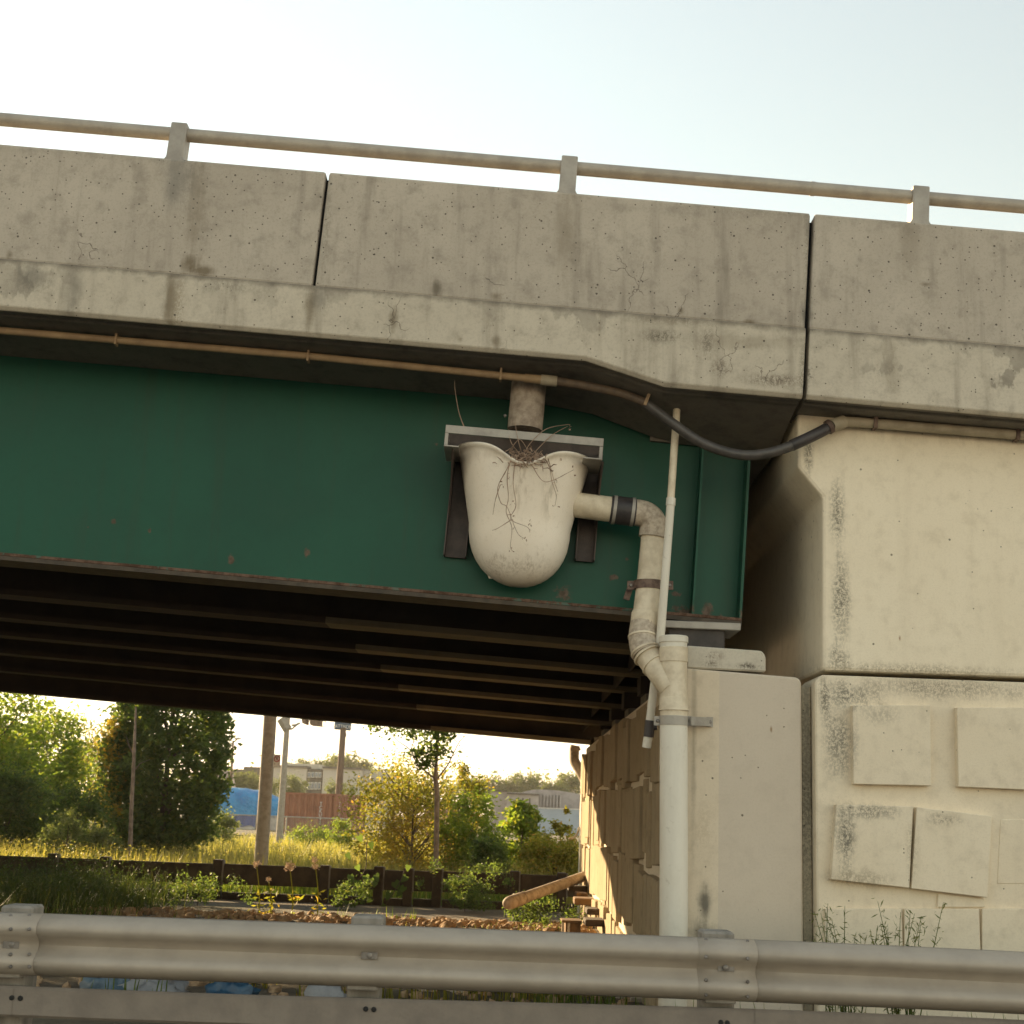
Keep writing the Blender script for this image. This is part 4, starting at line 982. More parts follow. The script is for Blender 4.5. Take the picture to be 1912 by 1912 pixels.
for y0, y1 in ((1442, 1452), (1461, 1474)):
    for k in range(4):
        w_ = fac(578 + k * 6.6, 583.4 + k * 6.6, y0, m_white, 'window', BD, Yo + .3, .25, y1)
        fac(578.7 + k * 6.6, 582.7 + k * 6.6, y0 + 1.2, m_win, 'pane', w_, Yo + .22, .07, y1 - 1.2)
fac(676, 735, 1440, m_bld, 'wall', BD, Yo + 4)
WH = thing('arched_warehouse', 'grey corrugated warehouse with curved roof far behind shrubs near the wall', 'warehouse', (gx(1010, 150), 150, GZ))
Yw = 150; m_wh = corrug_mat('grey corrugated', (.33, .30, .29)); m_whl = corrug_mat('light grey corrugated', (.38, .345, .33))
arch = []; zc = zz(1515, 1010, Yw)
for k in range(17):
    t_ = k / 16; px = 955 + (1165 - 955) * t_
    yy = 1474 + 40 * ((t_ - .22) / .78) ** 2 if t_ > .22 else 1474 + 14 * ((.22 - t_) / .22) ** 2
    arch.append((gx(px, Yw), zz(yy, px, Yw)))
MB().quadprism([(arch[0][0], GZ), (arch[-1][0], GZ)] + arch[::-1], Yw, Yw + 30).build('arched_hall', m_wh, WH)
fac(915, 945, 1478, m_whl, 'annex', WH, Yw - 1, 8); fac(945, 1004, 1480, m_whl, 'annex', WH, Yw - 2, 9)
fac(915, 945, 1475.5, m_bldd, 'annex_roof', WH, Yw - 1.3, 9, 1478); fac(945, 1004, 1481, m_bldd, 'annex_roof', WH, Yw - 2.3, 9, 1483.5)
for k in range(7): fac(1006 + k * 6, 1008.5 + k * 6, 1484, m_whl, 'wall_rib', WH, Yw - .4, .4, 1509)
fac(973, 976, 1490, m_bldd, 'door_jamb', WH, Yw - 2.2, .2, 1503); fac(986, 988, 1490, m_bldd, 'door_jamb', WH, Yw - 2.2, .2, 1503)
fac(1003, 1160, 1512, plain('blue-grey lower wall', (.33, .40, .47), (.28, .34, .41), rough=.6, scale=.4), 'lower_wall', WH, Yw - 3, 2)
fac(1003, 1160, 1510.5, m_white, 'wall_coping', WH, Yw - 3.1, 2.2, 1512)
HU = thing('pink_gable', 'pale pink gable end of a shed peeping past the dark columnar tree', 'shed', (gx(412, 120), 120, GZ))
Yg = 120; MB().quadprism([(gx(395, Yg), GZ), (gx(424, Yg), GZ), (gx(424, Yg), zz(1470, 424, Yg)), (gx(416, Yg), zz(1435, 416, Yg)), (gx(405, Yg), zz(1450, 405, Yg)), (gx(395, Yg), zz(1470, 395, Yg))], Yg, Yg + 6).build('gable_wall', plain('pink render', (.55, .42, .36), scale=.5), HU)

# ================================================================== VEGETATION
LG = leafmat('dark green leaves', (.06, .09, .04), (.10, .14, .055), (.15, .155, .06))
LM_ = leafmat('mid green leaves', (.11, .165, .034), (.17, .215, .05), (.23, .21, .06))
LY = leafmat('yellow green leaves', (.14, .15, .03), (.22, .20, .05), (.28, .17, .05))
LO = leafmat('golden and sunlit leaves', (.21, .18, .045), (.28, .20, .05), (.30, .17, .05))  # shrub foliage, and the painted sunlight on the columnar tree
LF = leafmat('far foliage', (.10, .13, .05), (.14, .16, .06), (.18, .17, .07), .4)
LS = leafmat('silvery weeds', (.10, .13, .075), (.15, .17, .09), (.17, .17, .08))
LGR = leafmat('dry grass blades', (.19, .185, .065), (.27, .24, .10), (.31, .25, .13), .5)
LGG = leafmat('green grass blades', (.06, .10, .02), (.11, .15, .03), (.2, .18, .05), .5)
m_bark = plain('bark', (.13, .095, .07), (.07, .05, .038), rough=.95, scale=8)
m_barkp = plain('pale bark', (.24, .19, .15), (.13, .10, .08), rough=.95, scale=8)

def leaves(c, size, aspect=.45, droop=0.):
    'c: (n,3) leaf centres -> (4n,3) diamond leaves folded a little'
    n = len(c)
    d = nrg.normal(size=(n, 3)); d[:, 2] = d[:, 2] * .7 - droop; d /= np.linalg.norm(d, axis=1)[:, None]
    e = np.cross(d, nrg.normal(size=(n, 3))); e /= np.linalg.norm(e, axis=1)[:, None]
    nn = np.cross(d, e)
    s = (size * nrg.uniform(.6, 1.35, n))[:, None]
    a = c - d * s * .5; b = c + d * s * .5
    l = c + e * s * aspect * .5 + nn * s * .1; r = c - e * s * aspect * .5 + nn * s * .1
    return np.stack([a, l, b, r], 1).reshape(-1, 3)
def clumped(nc, nl, shape, cr, sq=(1, 1, 1)):
    cs = shape(nc); idx = nrg.integers(0, nc, nl)
    return cs[idx] + nrg.normal(size=(nl, 3)) * (cr * np.array(sq)) * nrg.uniform(.5, 1.2, (nc, 1))[idx]
def ellip(cx, cy, cz, rx, ry, rz, shell=.55):
    def f(n):
        d = nrg.normal(size=(n, 3)); d /= np.linalg.norm(d, axis=1)[:, None]
        return np.array([cx, cy, cz]) + d * nrg.uniform(shell, 1, (n, 1)) ** .6 * np.array([rx, ry, rz])
    return f
def plant(name, label, cat, base, shape, nc, nl, cr, size, mat, stems=None, bark=None, group=None, aspect=.45, sq=(1, 1, 1), part='crown', floor=True, droop=0., extra=()):
    T = thing(name, label, cat, tuple(base), group=group)
    c = clumped(nc, int(nl * (1 if name == 'columnar_tree' else 2.4)), shape, cr, sq)
    if floor: c[:, 2] = np.maximum(c[:, 2], GZ + .03 + nrg.uniform(0, .1, len(c)))
    v = leaves(c, size, aspect, droop) - np.array(base)
    link(part, fast_mesh(part, v, 4), mat, T)
    for pts, rs in (stems or []):
        MB().tube(pts, rs, 8).build('trunk' if name.endswith('tree') else 'stem', bark or m_bark, T, smooth=50)
    for (sh, nc2, nl2, cr2, sz2, mt2, pn) in extra:
        c = clumped(nc2, nl2, sh, cr2); v = leaves(c, sz2, aspect, droop) - np.array(base)
        link(pn, fast_mesh(pn, v, 4), mt2, T)
    return T
def branchy(x, y, z0, h, lean=0, n=5, r=.06, spread=.8):
    out = [([Vector((x, y, z0 - .1)), Vector((x + lean * .4, y, z0 + h * .45)), Vector((x + lean, y, z0 + h))], [r, r * .7, r * .2])]
    for i in range(n):
        t = rnd.uniform(.25, .8); b = Vector((x + lean * t, y, z0 + h * t)); a = rnd.uniform(0, 6.28); l = spread * rnd.uniform(.5, 1)
        out.append(([b, b + Vector((math.cos(a) * l * .5, math.sin(a) * l * .5, l * .5)), b + Vector((math.cos(a) * l, math.sin(a) * l, l * 1.1))], [r * .5, r * .3, r * .08]))
    return out
# the columnar tree
Yt = 36; x = gx(320, Yt)
def colshape(n):
    h = nrg.uniform(0, 1, n); prof_ = np.interp(h, [0, .07, .2, .5, .8, 1], [.32, .62, .92, 1.05, .97, .6]) * 1.42
    a = nrg.uniform(0, 2 * np.pi, n); r = nrg.uniform(.35, 1, n) ** .5 * prof_
    return np.stack([x + np.cos(a) * r, Yt + np.sin(a) * r, .25 + h * 4.5], 1)
def colsunlit(n):
    h = nrg.uniform(0, .75, n); p = np.interp(h, [0, .1, .3, .6, .75], [.65, .88, 1.2, 1.48, 1.42])
    a = nrg.uniform(2.5, 3.9, n)
    return np.stack([x + np.cos(a) * p, Yt + np.sin(a) * p, .3 + h * 4.4], 1)
plant('columnar_tree', 'dense dark green columnar tree with golden sunlight painted on its left side behind the timber rail', 'tree', (x, Yt, GZ), colshape, 520, 30000, .15, .15, LG, branchy(x, Yt, GZ, 4.4, 0, 8, .10, 1.2), aspect=.5,
      extra=[(colsunlit, 60, 2600, .14, .13, LO, 'painted_sun_foliage')])  # golden leaf colour paints the low sun on the left side
# bushy trees at the left
def T_(name, label, px, Y, top, half, mat, nc, nl, size, bark=None, cat='tree', base=None, group='trees and bushes beyond the bridge', part='crown', cr=None, bark_n=5):
    x = gx(px, Y); zt_ = P(px, top, Y).z; rx = half * Y / FPX; zb_ = GZ if base is None else P(px, base, Y).z
    return plant(name, label, cat, (x, Y, GZ), ellip(x, Y, (zt_ + zb_) / 2, rx, rx * .9, (zt_ - zb_) / 2, .3), nc, nl, cr or rx * .17, size, mat, branchy(x, Y, GZ, max(.6, (zt_ - GZ) * .8), 0, bark_n, max(.03, rx * .05), rx * .7), group=group, part=part)
T_('broad_tree', 'dark green leafy tree filling the far left edge under the bridge', -30, 40, 1262, 135, LM_, 110, 5200, .17)
for k_, (px_, Y_, top_, half_) in enumerate(((-500, 31, 1110, 215), (-900, 30, 1080, 230), (-520, 36, 1200, 190))):
    T_('leafy_tree', ('leafy tree just beyond the left edge of the view', 'outermost leafy tree far left of the view', 'lower leafy tree behind the two left of the view')[k_], px_, Y_, top_, half_, LM_, 140, 4200, .2)
T_('leafy_tree', 'bright mid green tree at left with yellow sunlit leaves', 95, 44, 1335, 105, LM_, 90, 6500, .15)
T_('slender_tree', 'feathery yellow green tree between leafy left trees and columnar tree', 178, 52, 1345, 75, LY, 80, 4200, .12)
T_('round_bush', 'low deep green bush below the bright left trees', 165, 42, 1468, 75, LG, 60, 4200, .12, cat='bush')
T_('dark_bush', 'dark shaded bush low at the left frame edge', 35, 38, 1440, 80, LG, 70, 5200, .13, cat='bush')
# golden shrub in the middle and its neighbours
T_('golden_shrub', 'big loose golden green shrub right of the shipping container', 765, 33, 1402, 105, LY, 120, 5200, .085, cat='shrub', bark_n=14)
T_('twiggy_shrub', 'brownish twiggy shrub low in the middle of the golden shrub', 775, 31.5, 1500, 75, LO, 60, 2200, .065, cat='shrub', bark_n=16)
T_('yellow_shrub', 'upright yellow green shrub behind the thin bare tree', 868, 36, 1408, 42, LY, 50, 2400, .09, cat='shrub')
T_('green_shrub', 'medium green leafy shrub right of the thin tree', 885, 32, 1490, 68, LM_, 70, 4200, .09, cat='shrub')
T_('dark_shrub', 'dark green shrub low beside the timber rail near thin tree', 915, 30, 1560, 40, LG, 40, 1700, .085, cat='shrub')
T_('sumac_shrub', 'bright green broad-leaved shrub in front of the grey warehouse', 975, 34, 1500, 48, LM_, 45, 1700, .15, cat='shrub')
T_('sapling', 'young upright yellow green sapling near the sunlit wall', 1045, 33, 1508, 26, LY, 26, 800, .10, cat='sapling')
T_('feathery_bush', 'feathery yellow bush filling the gap left of the sunlit wall', 1035, 30, 1560, 62, LY, 60, 3800, .075, cat='bush')
T_('pale_weed_bush', 'pale silvery weed clump below the dark bush at left', 150, 33, 1518, 48, LS, 40, 2000, .07, cat='bush')
T_('grey_weed_bush', 'small grey green weed clump left of columnar tree base', 215, 33, 1540, 34, LS, 26, 1200, .07, cat='bush')
T_('fence_bush', 'green weedy bush before the tarp right of columnar tree', 432, 50, 1518, 38, LS, 40, 1700, .09, cat='bush')
T_('container_weed', 'dark green weeds at the foot of the red container', 590, 60, 1546, 42, LM_, 36, 1500, .09, cat='bush')
T_('container_bush', 'green bush covering the right foot of the container', 645, 55, 1526, 28, LM_, 30, 1300, .09, cat='bush')
# thin bare tree with a leafy top
Yt = 29; tx = P(815, 1620, Yt).x
TT = thing('thin_tree', 'thin young tree with pale trunk, forked bare branches and sparse leafy top', 'tree', (tx, Yt, GZ))
def PP(px, py): return P(px, py, Yt)
MB().tube([PP(814, 1640), PP(815, 1560), PP(816, 1480), PP(813, 1455), PP(815, 1420), PP(818, 1385), PP(820, 1340)], [.055, .052, .05, .046, .03, .022, .014], 8).build('trunk', m_barkp, TT, smooth=50)
for pts, r in (([(813, 1455), (795, 1440), (778, 1425), (766, 1400), (745, 1385), (730, 1370)], .022), ([(815, 1456), (835, 1430), (845, 1410), (858, 1385), (868, 1375)], .020), ([(845, 1412), (862, 1398), (880, 1390)], .009), ([(766, 1402), (772, 1385), (768, 1370)], .012), ([(816, 1440), (800, 1410), (795, 1385)], .014), ([(778, 1424), (760, 1422)], .008), ([(858, 1386), (850, 1372)], .007)):
    MB().tube(spline([PP(*q) for q in pts], 3), [r * (1 - .75 * k / (3 * (len(pts) - 1))) for k in range(3 * (len(pts) - 1) + 1)], 6).build('branch', m_barkp, TT)
cl = []
for px, py, s_, n in ((700, 1352, 16, 110), (735, 1358, 18, 130), (772, 1370, 20, 150), (800, 1352, 22, 220), (825, 1372, 18, 240), (812, 1402, 18, 260), (778, 1405, 12, 90), (795, 1425, 14, 120), (830, 1350, 20, 160)):
    q = PP(px, py); cl.append(np.array(q) + nrg.normal(size=(n, 3)) * np.array([s_, s_, s_ * .6]) * Yt / FPX * .75)
v = leaves(np.concatenate(cl), .10, .55) - np.array((tx, Yt, GZ)); link('crown', fast_mesh('crown', v, 4), LG, TT)
Yt = 33.5; tx = P(245, 1600, Yt).x
BT = thing('bare_trunk_tree', 'slim pale bare trunk standing before the columnar tree', 'tree', (tx, Yt, GZ))
MB().tube([PP(242, 1625), PP(245, 1520), PP(249, 1440), PP(252, 1370), PP(254, 1320)], [.055, .05, .042, .03, .02], 8).build('trunk', m_barkp, BT, smooth=50)
for pts in ([(249, 1440), (262, 1425), (280, 1418)], [(250, 1410), (240, 1390), (236, 1375)]):
    MB().tube([PP(*q) for q in pts], [.016, .01, .004], 6).build('branch', m_barkp, BT)
# far trees and woods on the skyline
def far(px, top, base, half, Y, lab, nm='far_tree', n=1500):
    x = gx(px, Y); zt_ = P(px, top, Y).z; rx = half * Y / FPX; zb_ = P(px, base, Y).z
    return plant(nm, lab, 'tree', (x, Y, GZ), ellip(x, Y, (zt_ + zb_) / 2, rx * 1.1, rx * .6, (zt_ - zb_) / 2, .15), 60, int(n * 1.3), rx * .17, rx * .13, LF, [([Vector((x, Y, GZ)), Vector((x, Y, (zt_ + zb_) / 2))], [rx * .08, rx * .04])], group='distant trees on the skyline', floor=False)
far(640, 1405, 1470, 48, 260, 'rounded far tree behind the roof left of the billboard pole'); far(575, 1416, 1470, 36, 260, 'lower far tree above the left of the pale building'); far(680, 1420, 1470, 24, 260, 'small far tree right of the billboard pole over the roof')
far(440, 1442, 1500, 26, 150, 'olive far tree right of columnar tree before brown wing'); far(472, 1436, 1500, 26, 150, 'olive far tree left of the concrete pole before the brown wing'); far(550, 1446, 1495, 26, 150, 'leafy far tree before the pale building beside the street lamp'); far(520, 1452, 1495, 18, 150, 'small leafy far tree between concrete pole and street lamp', n=900); far(630, 1454, 1500, 20, 140, 'bright far tree at the foot of the billboard pole', n=900); far(655, 1462, 1500, 16, 140, 'small bright far tree right of the billboard pole foot', n=800)
far(964, 1433, 1480, 12, 230, 'single far tree top standing above the rest over the warehouse', n=700); far(925, 1452, 1500, 36, 230, 'far tree over the left end of the warehouse'); far(985, 1444, 1500, 40, 230, 'far tree above the middle of the warehouse roof'); far(1060, 1438, 1500, 34, 230, 'rounded far tree above the warehouse next to the wall'); far(1025, 1458, 1500, 30, 225, 'low far tree above the curved warehouse roof'); far(880, 1455, 1500, 34, 230, 'far tree behind the yellow shrub'); far(720, 1440, 1490, 40, 240, 'far tree behind the golden shrub')
# a wood far behind everything
x = np.linspace(-260, 200, 160); cs = np.stack([x + nrg.normal(size=160) * 2, 330 + nrg.normal(size=160) * 10, 4 + nrg.uniform(0, 4, 160)], 1)
c = cs[nrg.integers(0, 160, 9000)] + nrg.normal(size=(9000, 3)) * np.array([3, 3, 2.2])
o = link('distant_wood', fast_mesh('distant_wood', leaves(c, 1.2, .7), 4), LF); tag(o, 'low band of distant woodland along the horizon', 'woodland', kind='stuff')

# grass
def blades(n, x0, x1, y0, y1, h0, h1, wid, z=GZ, dens=None, lean=.35):
    x = nrg.uniform(x0, x1, n); y = nrg.uniform(y0, y1, n)
    if dens is not None:
        k = dens(x, y); x, y = x[k], y[k]; n = len(x)
    h = nrg.uniform(h0, h1, n) * nrg.uniform(.7, 1.1, n); a = nrg.uniform(0, 2 * np.pi, n); l = nrg.uniform(0, lean, n) * h
    b = np.stack([x, y, np.full(n, z)], 1); wv = np.stack([np.cos(a + 1.57), np.sin(a + 1.57), 0 * a], 1) * wid * .5
    mid = b + np.stack([np.cos(a) * l * .3, np.sin(a) * l * .3, h * .55], 1); tip = b + np.stack([np.cos(a) * l, np.sin(a) * l, h], 1)
    return np.stack([b - wv, b + wv, mid + wv * .8, mid - wv * .8, mid - wv * .8, mid + wv * .8, tip + wv * .1, tip - wv * .1], 1).reshape(-1, 3)
def patch(sc, th):
    return lambda x, y: np.array([mnoise.noise(Vector((a * sc, b * sc, 3.))) > th for a, b in zip(x, y)], bool)
v = np.concatenate([blades(15000, -11, 3.2, 27.2, 34, .3, .72, .018, lean=.6), blades(15000, -16, 4, 33, 48, .3, .75, .026, lean=.6), blades(9000, -26, 6, 47, 75, .2, .55, .05, lean=.6)])
o = link('tall_grass', fast_mesh('tall_grass', v, 4), LGR); tag(o, 'tall yellow sunlit grass beyond the timber rail', 'grass', kind='stuff')
# seed heads among the grass
c = np.stack([nrg.uniform(-12, 3, 16000), nrg.uniform(27.5, 42, 16000), nrg.uniform(.05, .68, 16000)], 1)
o = link('seed_heads', fast_mesh('seed_heads', leaves(c, .05, .35), 4), LGR); tag(o, 'scattered yellow seed heads in the tall grass', 'grass', kind='stuff')
v = np.concatenate([blades(5000, -12, 1.2, 26.3, 28, .12, .4, .018), blades(9000, -7.5, 1.2, 12, 25.6, .06, .3, .014, dens=patch(.55, .22))])
o = link('short_grass', fast_mesh('short_grass', v, 4), LGG); tag(o, 'short green grass and weeds on the dirt under the bridge', 'grass', kind='stuff')
# shaded weeds, left foreground
v = np.concatenate([blades(26000, -9.5, -3.2, 14.5, 25.5, .2, .62, .011, lean=1.0, dens=lambda x, y: (-x - 4.5) / 3.2 + (y - 18) * -.03 + nrg.uniform(-.3, .3, len(x)) > .25)])
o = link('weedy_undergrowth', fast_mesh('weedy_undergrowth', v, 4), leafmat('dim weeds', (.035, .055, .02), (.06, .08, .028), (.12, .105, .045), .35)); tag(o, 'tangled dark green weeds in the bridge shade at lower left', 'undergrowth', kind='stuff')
cx_ = nrg.uniform(-9, -3.6, 420); cy_ = nrg.uniform(16, 25.3, 420); k = (-cx_ - 4.7) / 3 + nrg.uniform(-.3, .3, 420) > .3; cx_, cy_ = cx_[k], cy_[k]
hh_ = nrg.uniform(.08, .62, len(cx_)) * np.clip((-cx_ - 3.3) / 3, .3, 1.15); i_ = nrg.integers(0, len(cx_), 15000)
c = np.stack([cx_[i_] + nrg.normal(size=15000) * .14, cy_[i_] + nrg.normal(size=15000) * .14, GZ + .03 + np.abs(nrg.normal(size=15000)) * .5 * hh_[i_] + hh_[i_] * nrg.uniform(0, .8, 15000)], 1)
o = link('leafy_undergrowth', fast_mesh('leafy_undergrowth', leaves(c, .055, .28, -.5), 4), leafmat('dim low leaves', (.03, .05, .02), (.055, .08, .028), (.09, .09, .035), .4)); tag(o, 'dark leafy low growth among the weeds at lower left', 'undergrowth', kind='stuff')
def tuft(px, py, Y, w, h, n, mat, lab, nm='weed_clump', z=GZ, grp=None, leaf=.05):
    x = P(px, py, Y).x
    return plant(nm, lab, 'weed', (x, Y, z), lambda k: np.stack([x + nrg.normal(size=k) * w * .4, Y + nrg.normal(size=k) * w * .3, z + nrg.uniform(.05, 1, k) * h], 1), max(8, n // 40), n, w * .10, leaf, mat, [([Vector((x, Y, z)), Vector((x + rnd.gauss(0, .03), Y, z + h * .9))], [.008, .003])], part='foliage', group=grp)
tuft(870, 1650, 25.0, .75, .75, 1300, LG, 'bushy green weed in front of the timber rail right of the thin tree', leaf=.05)
tuft(1010, 1700, 22.5, .8, .3, 700, LG, 'low green weed under the fallen pipe', leaf=.05)
tuft(1015, 1715, 19.5, .5, .3, 450, LG, 'green weed growing in the rubble before the fallen pipe', leaf=.045)
tuft(370, 1670, 24.0, .8, .4, 600, LG, 'green weed patch before the timber rail at left', leaf=.05)
tuft(640, 1670, 24.5, .6, .45, 450, LG, 'weed clump at the rail foot behind the pale flowers', leaf=.05)
# vine leaves on the timber rail: larger, countable leaves
VI = thing('climbing_vine', 'green heart-leaved vine climbing over the middle of the timber rail', 'vine', (P(690, 1660, 25.6).x, 25.6, GZ))
Yt = 25.6
MB().tube(spline([PP(655, 1690), PP(665, 1650), PP(683, 1620), PP(684, 1575)], 4), .008, 5).build('stem', m_bark, VI)
MB().tube(spline([PP(720, 1690), PP(745, 1650), PP(755, 1625)], 4), .008, 5).build('stem', m_bark, VI)
for px, py in ((668, 1620), (655, 1640), (648, 1655), (668, 1650), (700, 1650), (672, 1565), (693, 1578), (650, 1598), (684, 1640), (703, 1638), (740, 1652), (755, 1640), (762, 1620), (726, 1672), (745, 1668), (640, 1668), (690, 1680), (660, 1690), (715, 1695), (752, 1660)):
    c = PP(px, py); s_ = rnd.uniform(.07, .11); a = rnd.uniform(-.8, .8); m = Euler((rnd.uniform(-.4, .4), a, rnd.uniform(-.6, .6))).to_matrix()
    pts = [Vector(q) * s_ for q in ((0, 0, .5), (.45, 0, .75), (.75, .05, .3), (.45, .02, -.4), (0, .1, -1), (-.45, .02, -.4), (-.75, .05, .3), (-.45, 0, .75))]
    MB().add([c + m @ q for q in pts], [tuple(range(8))]).build('leaf', LG, VI)
# pale dry flower heads
m_flw = plain('dry pale flower', (.72, .60, .48), (.60, .46, .34), rough=.95, scale=20)
for px, py, pb_, s_, lab in ((479, 1614, 1690, .085, 'dry pale flower stalk leftmost of those before the timber rail'), (501, 1642, 1690, .06, 'short dry flower stalk second from left by the rail'), (541, 1618, 1690, .12, 'dry flower stalk with the widest pinkish head'), (588, 1606, 1695, .075, 'tall dry flower stalk rightmost with two small heads')):
    Yt = 21.5; b = PG(px + 2, 1695, GZ); hd = P(px, py, Yt); b = Vector((P(px + 6, pb_, Yt).x, Yt, GZ))
    F_ = thing('dry_flower', lab, 'flower', tuple(b), group='dry flower stalks before the timber rail')
    MB().tube([b, (b + hd) / 2 + Vector((.03, 0, 0)), hd], [.010, .008, .006], 6).build('stalk', LY, F_)
    for cc in ([hd] if px != 588 else [hd, hd - Vector((-.01, 0, .09))]):
        c = np.array(cc) + nrg.normal(size=(90, 3)) * np.array([s_, s_, s_ * .8]) * .32
        v = leaves(c, s_ * .34, .8) - np.array(b); tag(link('flower_head', fast_mesh('flower_head', v, 4), m_flw, F_), kind='stuff')
    c = np.stack([nrg.normal(size=30) * .06 + b.x, nrg.normal(size=30) * .05 + Yt, GZ + nrg.uniform(.02, .45, 30)], 1)
    link('foliage', fast_mesh('foliage', leaves(c, .10, .3) - np.array(b), 4), LY, F_)
# weeds at the foot of the wing wall, behind the guardrail
for px, hgt, lab in ((1575, 1690, 'wispy green weed at the wall foot, left of the two tall ones'), (1690, 1690, 'wispy green weed at the wall foot below the tilted blocks')):
    Yt = 10.4; x = P(px, 1760, Yt).x; zt_ = P(px, hgt, Yt).z
    K = thing('wall_weed', lab, 'weed', (x, Yt, GZ), group='wispy weeds at the wing wall foot')
    mb = MB(); cl = []
    for k in range(17):
        bx = x + rnd.gauss(0, .05); tip = Vector((x + rnd.gauss(0, .13), Yt + rnd.gauss(0, .06), zt_ + rnd.uniform(-.32, .03))); b = Vector((bx, Yt, GZ)); md = (b + tip) / 2 + Vector((rnd.gauss(0, .02), 0, .1))
        mb.tube([b, md, tip], [.005, .004, .0015], 4)
        for j in range(42):
            t = rnd.uniform(.3, 1); q = b.lerp(md, t * 2) if t < .5 else md.lerp(tip, t * 2 - 1)
            cl.append(np.array(q) + nrg.normal(size=3) * .018)
    mb.build('stems', LGG, K); v = leaves(np.array(cl), .055, .15, -.6) - np.array((x, Yt, GZ)); link('foliage', fast_mesh('foliage', v, 4), LS, K)
x = P(1905, 1765, 10.4).x

# ================================================================== RUBBLE, LITTER
m_rock = plain('broken stone', (.46, .31, .18), (.28, .18, .105), rough=.95, scale=9); m_rockp = plain('pale broken stone', (.50, .42, .33), (.36, .29, .22), rough=.95, scale=9)
def rockmesh(seed, sub=1):
    bm = bmesh.new(); bmesh.ops.create_icosphere(bm, subdivisions=sub, radius=1); rr = random.Random(seed); off = Vector((rr.random() * 50, 0, 0))
    for v in bm.verts: v.co = v.co * (1 + .55 * mnoise.noise(v.co * 1.4 + off)) ; v.co.z *= .72
    me = bpy.data.meshes.new('stone'); bm.to_mesh(me); bm.free(); me.materials.append(m_rock); return me
rm = [rockmesh(i, 2) for i in range(7)]
def ridge(Y, x): return max(0, .16 * math.exp(-((Y - 19.6) / 1.5) ** 2))
cnt = 0
for i in range(190):
    x = rnd.uniform(-5.5, 1.2); Y = rnd.uniform(17.6, 22.3) if i < 150 else rnd.uniform(13.2, 16.8)
    s_ = rnd.uniform(.045, .10) * (1.0 if i < 150 else 1.25)
    o = bpy.data.objects.new('stone', rm[i % 7]); COL.objects.link(o)
    o.location = (x, Y, GZ + ridge(Y, x) + s_ * .3); o.scale = (s_ * rnd.uniform(.8, 1.4), s_, s_ * rnd.uniform(.7, 1.1)); o.rotation_euler = (rnd.uniform(-.4, .4), rnd.uniform(-.4, .4), rnd.uniform(0, 6.3))
    tag(o, 'rough orange brown stone lying in the rubble under the bridge', 'stone', 'broken stones in the rubble under the bridge')
base = MB(); bm = bmesh.new(); bmesh.ops.create_icosphere(bm, subdivisions=1, radius=1); iv = [v.co.copy() for v in bm.verts]; iff = [tuple(v.index for v in f.verts) for f in bm.faces]; bm.free()
V_ = []; F2 = []
for i in range(1900):
    x = rnd.uniform(-6, 1.25); Y = rnd.gauss(19.8, 1.5) if i < 1500 else rnd.uniform(11.5, 17)
    if Y > 23.2: continue
    s_ = rnd.uniform(.03, .065); m = Euler((rnd.uniform(0, 6), rnd.uniform(0, 6), rnd.uniform(0, 6))).to_matrix(); c = Vector((x, Y, GZ + ridge(Y, x) + s_ * .2)); n0 = len(V_)
    V_ += [c + (m @ (q * rnd.uniform(.7, 1.25))) * s_ for q in iv]; F2 += [tuple(k + n0 for k in f) for f in iff]
me = bpy.data.meshes.new('rubble'); me.from_pydata([tuple(v) for v in V_], [], F2); o = link('rubble', me, m_rock); tag(o, 'band of small brown broken stones and rubble under the bridge', 'rubble', kind='stuff')
# low bank the rubble lies on
vs = []; fs = []; NX, NY = 40, 30
for i in range(NX + 1):
    for j in range(NY + 1):
        x = -7 + 8.38 * i / NX; Y = 15.8 + 7.6 * j / NY
        vs.append((x, Y, GZ + .006 + ridge(Y, x) - .006 + .02 * mnoise.noise(Vector((x * 2, Y * 2, 0))) * ridge(Y, x) * 8))
for i in range(NX):
    for j in range(NY): a_ = i * (NY + 1) + j; fs.append((a_, a_ + 1, a_ + NY + 2, a_ + NY + 1))
o = MB().add(vs, fs).build('earth_bank', m_ground, smooth=60); o.location.z += .004; tag(o, kind='structure')
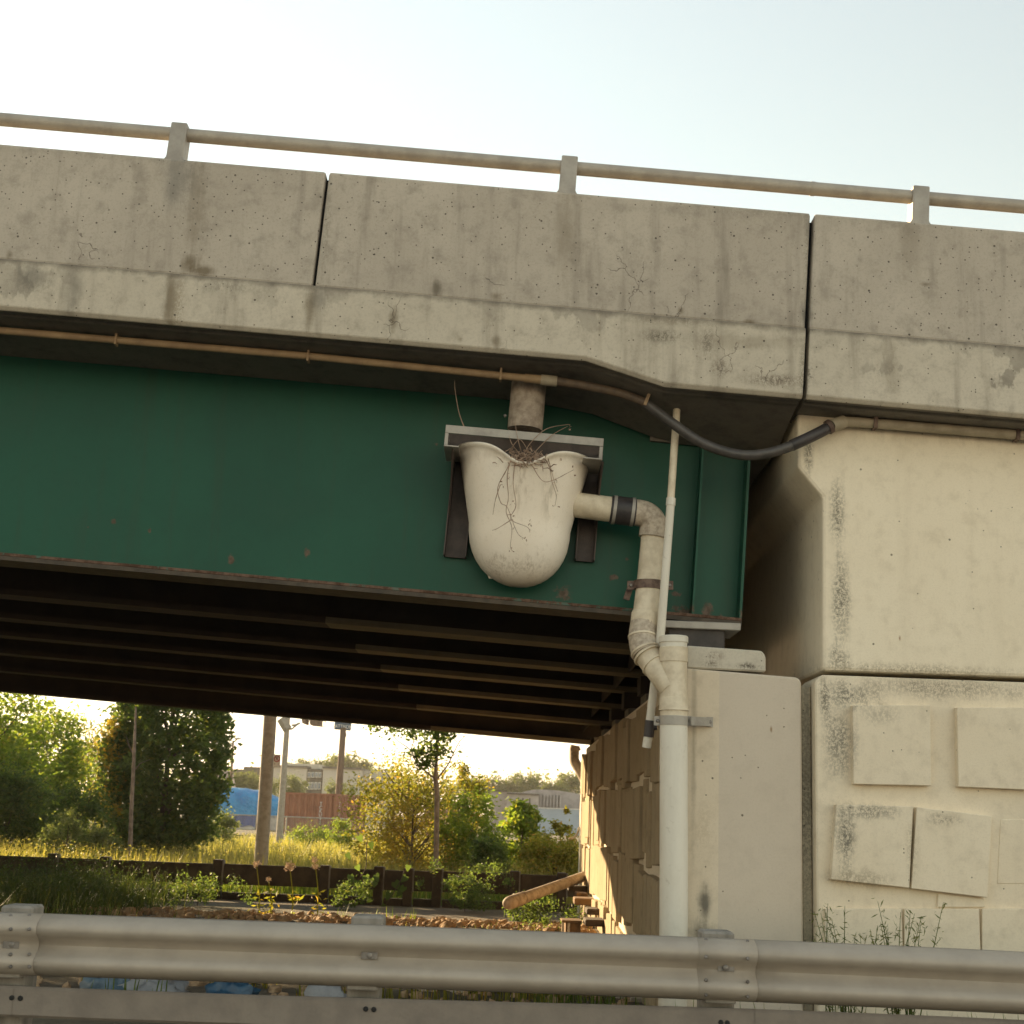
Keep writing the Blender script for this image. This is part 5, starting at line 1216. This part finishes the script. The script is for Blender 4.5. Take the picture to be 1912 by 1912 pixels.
# two pale boulders and litter seen through the gap of the guardrail
for px, py, Y, s_, lab in ((858, 1848, 13.9, .16, 'pale boulder seen through the guardrail gap left of centre'), (1193, 1866, 13.6, .10, 'small pale boulder seen through the guardrail gap by the wall'), (800, 1850, 13.8, .08, 'small pale stone left of the larger boulder'), (1165, 1862, 13.8, .07, 'little pale stone left of the boulder by the wall')):
    b = P(px, py, Y); me = rockmesh(px, 2); me.materials.clear(); me.materials.append(m_rockp); o = link('boulder', me, None); o.location = (b.x, Y, GZ + s_ * .35); o.scale = (s_ * 1.2, s_, s_); tag(o, lab, 'boulder')
def bag(px, py, Y, w, h, mat, lab):
    b = P(px, py, Y); vs = []; fs = []; n, m = 22, 12
    for j in range(m + 1):
        for i in range(n):
            an = 2 * math.pi * i / n; ph = math.pi / 2 * j / m; d = Vector((math.cos(an) * math.cos(ph), math.sin(an) * math.cos(ph), math.sin(ph)))
            k = 1 + .5 * mnoise.noise(d * 2.2 + Vector((px, 0, 0))) + .3 * abs(mnoise.noise(d * 7 + Vector((0, px, 0))))
            vs.append((b.x + d.x * w * k, Y + d.y * w * .6 * k, GZ + d.z * h * k))
    for j in range(m):
        for i in range(n): fs.append((j * n + i, j * n + (i + 1) % n, (j + 1) * n + (i + 1) % n, (j + 1) * n + i))
    o = MB().add(vs, fs).build('plastic_sheet', mat, smooth=70); tag(o, lab, 'plastic sheet')
m_pb = plain('pale blue plastic', (.10, .15, .19), (.06, .10, .14), rough=.4); m_pw = plain('white plastic', (.26, .265, .275), (.18, .185, .195), rough=.45); m_pd = plain('blue plastic', (.035, .09, .15), (.02, .055, .1), rough=.4)
bag(200, 1835, 12.6, .20, .20, m_pb, 'crumpled pale blue plastic sheet leftmost in the guardrail gap')
bag(290, 1838, 12.6, .26, .19, m_pw, 'crumpled white plastic sheet beside the pale blue one')
bag(432, 1845, 12.4, .22, .18, m_pd, 'crumpled dark blue plastic sheet in the guardrail gap')
bag(615, 1850, 12.4, .18, .17, m_pw, 'small greyish white plastic sheet right of the blue one')
bag(1835, 1905, 9.6, .5, .12, m_pd, 'blue plastic sheet at the wall foot by the right frame edge')
v = np.concatenate([blades(2600, -3.6, .6, 12.6, 16.2, .10, .30, .014, dens=patch(.9, .0))])
o = link('gap_grass', fast_mesh('gap_grass', v, 4), LY); tag(o, 'yellow green grass seen through the guardrail gap', 'grass', kind='stuff')
v = np.concatenate([blades(2600, .3, 5, 8.3, 10.8, .15, .42, .012)])
o = link('verge_grass', fast_mesh('verge_grass', v, 4), LGG); tag(o, 'dark green grass along the wall foot behind the guardrail', 'grass', kind='stuff')

# ------------------------------------------------------------------ evening haze in the air
hz = MB().box(-420, 420, -95, 420, -1.2, 60).build('haze', None); tag(hz, kind='stuff')
hm = bpy.data.materials.new('haze'); hm.use_nodes = True; ht = hm.node_tree; ht.nodes.clear()
ho = ht.nodes.new('ShaderNodeOutputMaterial'); hv = ht.nodes.new('ShaderNodeVolumePrincipled')
hv.inputs['Color'].default_value = (1, .96, .88, 1); hv.inputs['Density'].default_value = .00025; hv.inputs['Anisotropy'].default_value = .35
ht.links.new(hv.outputs[0], ho.inputs['Volume']); hz.data.materials.clear(); hz.data.materials.append(hm)
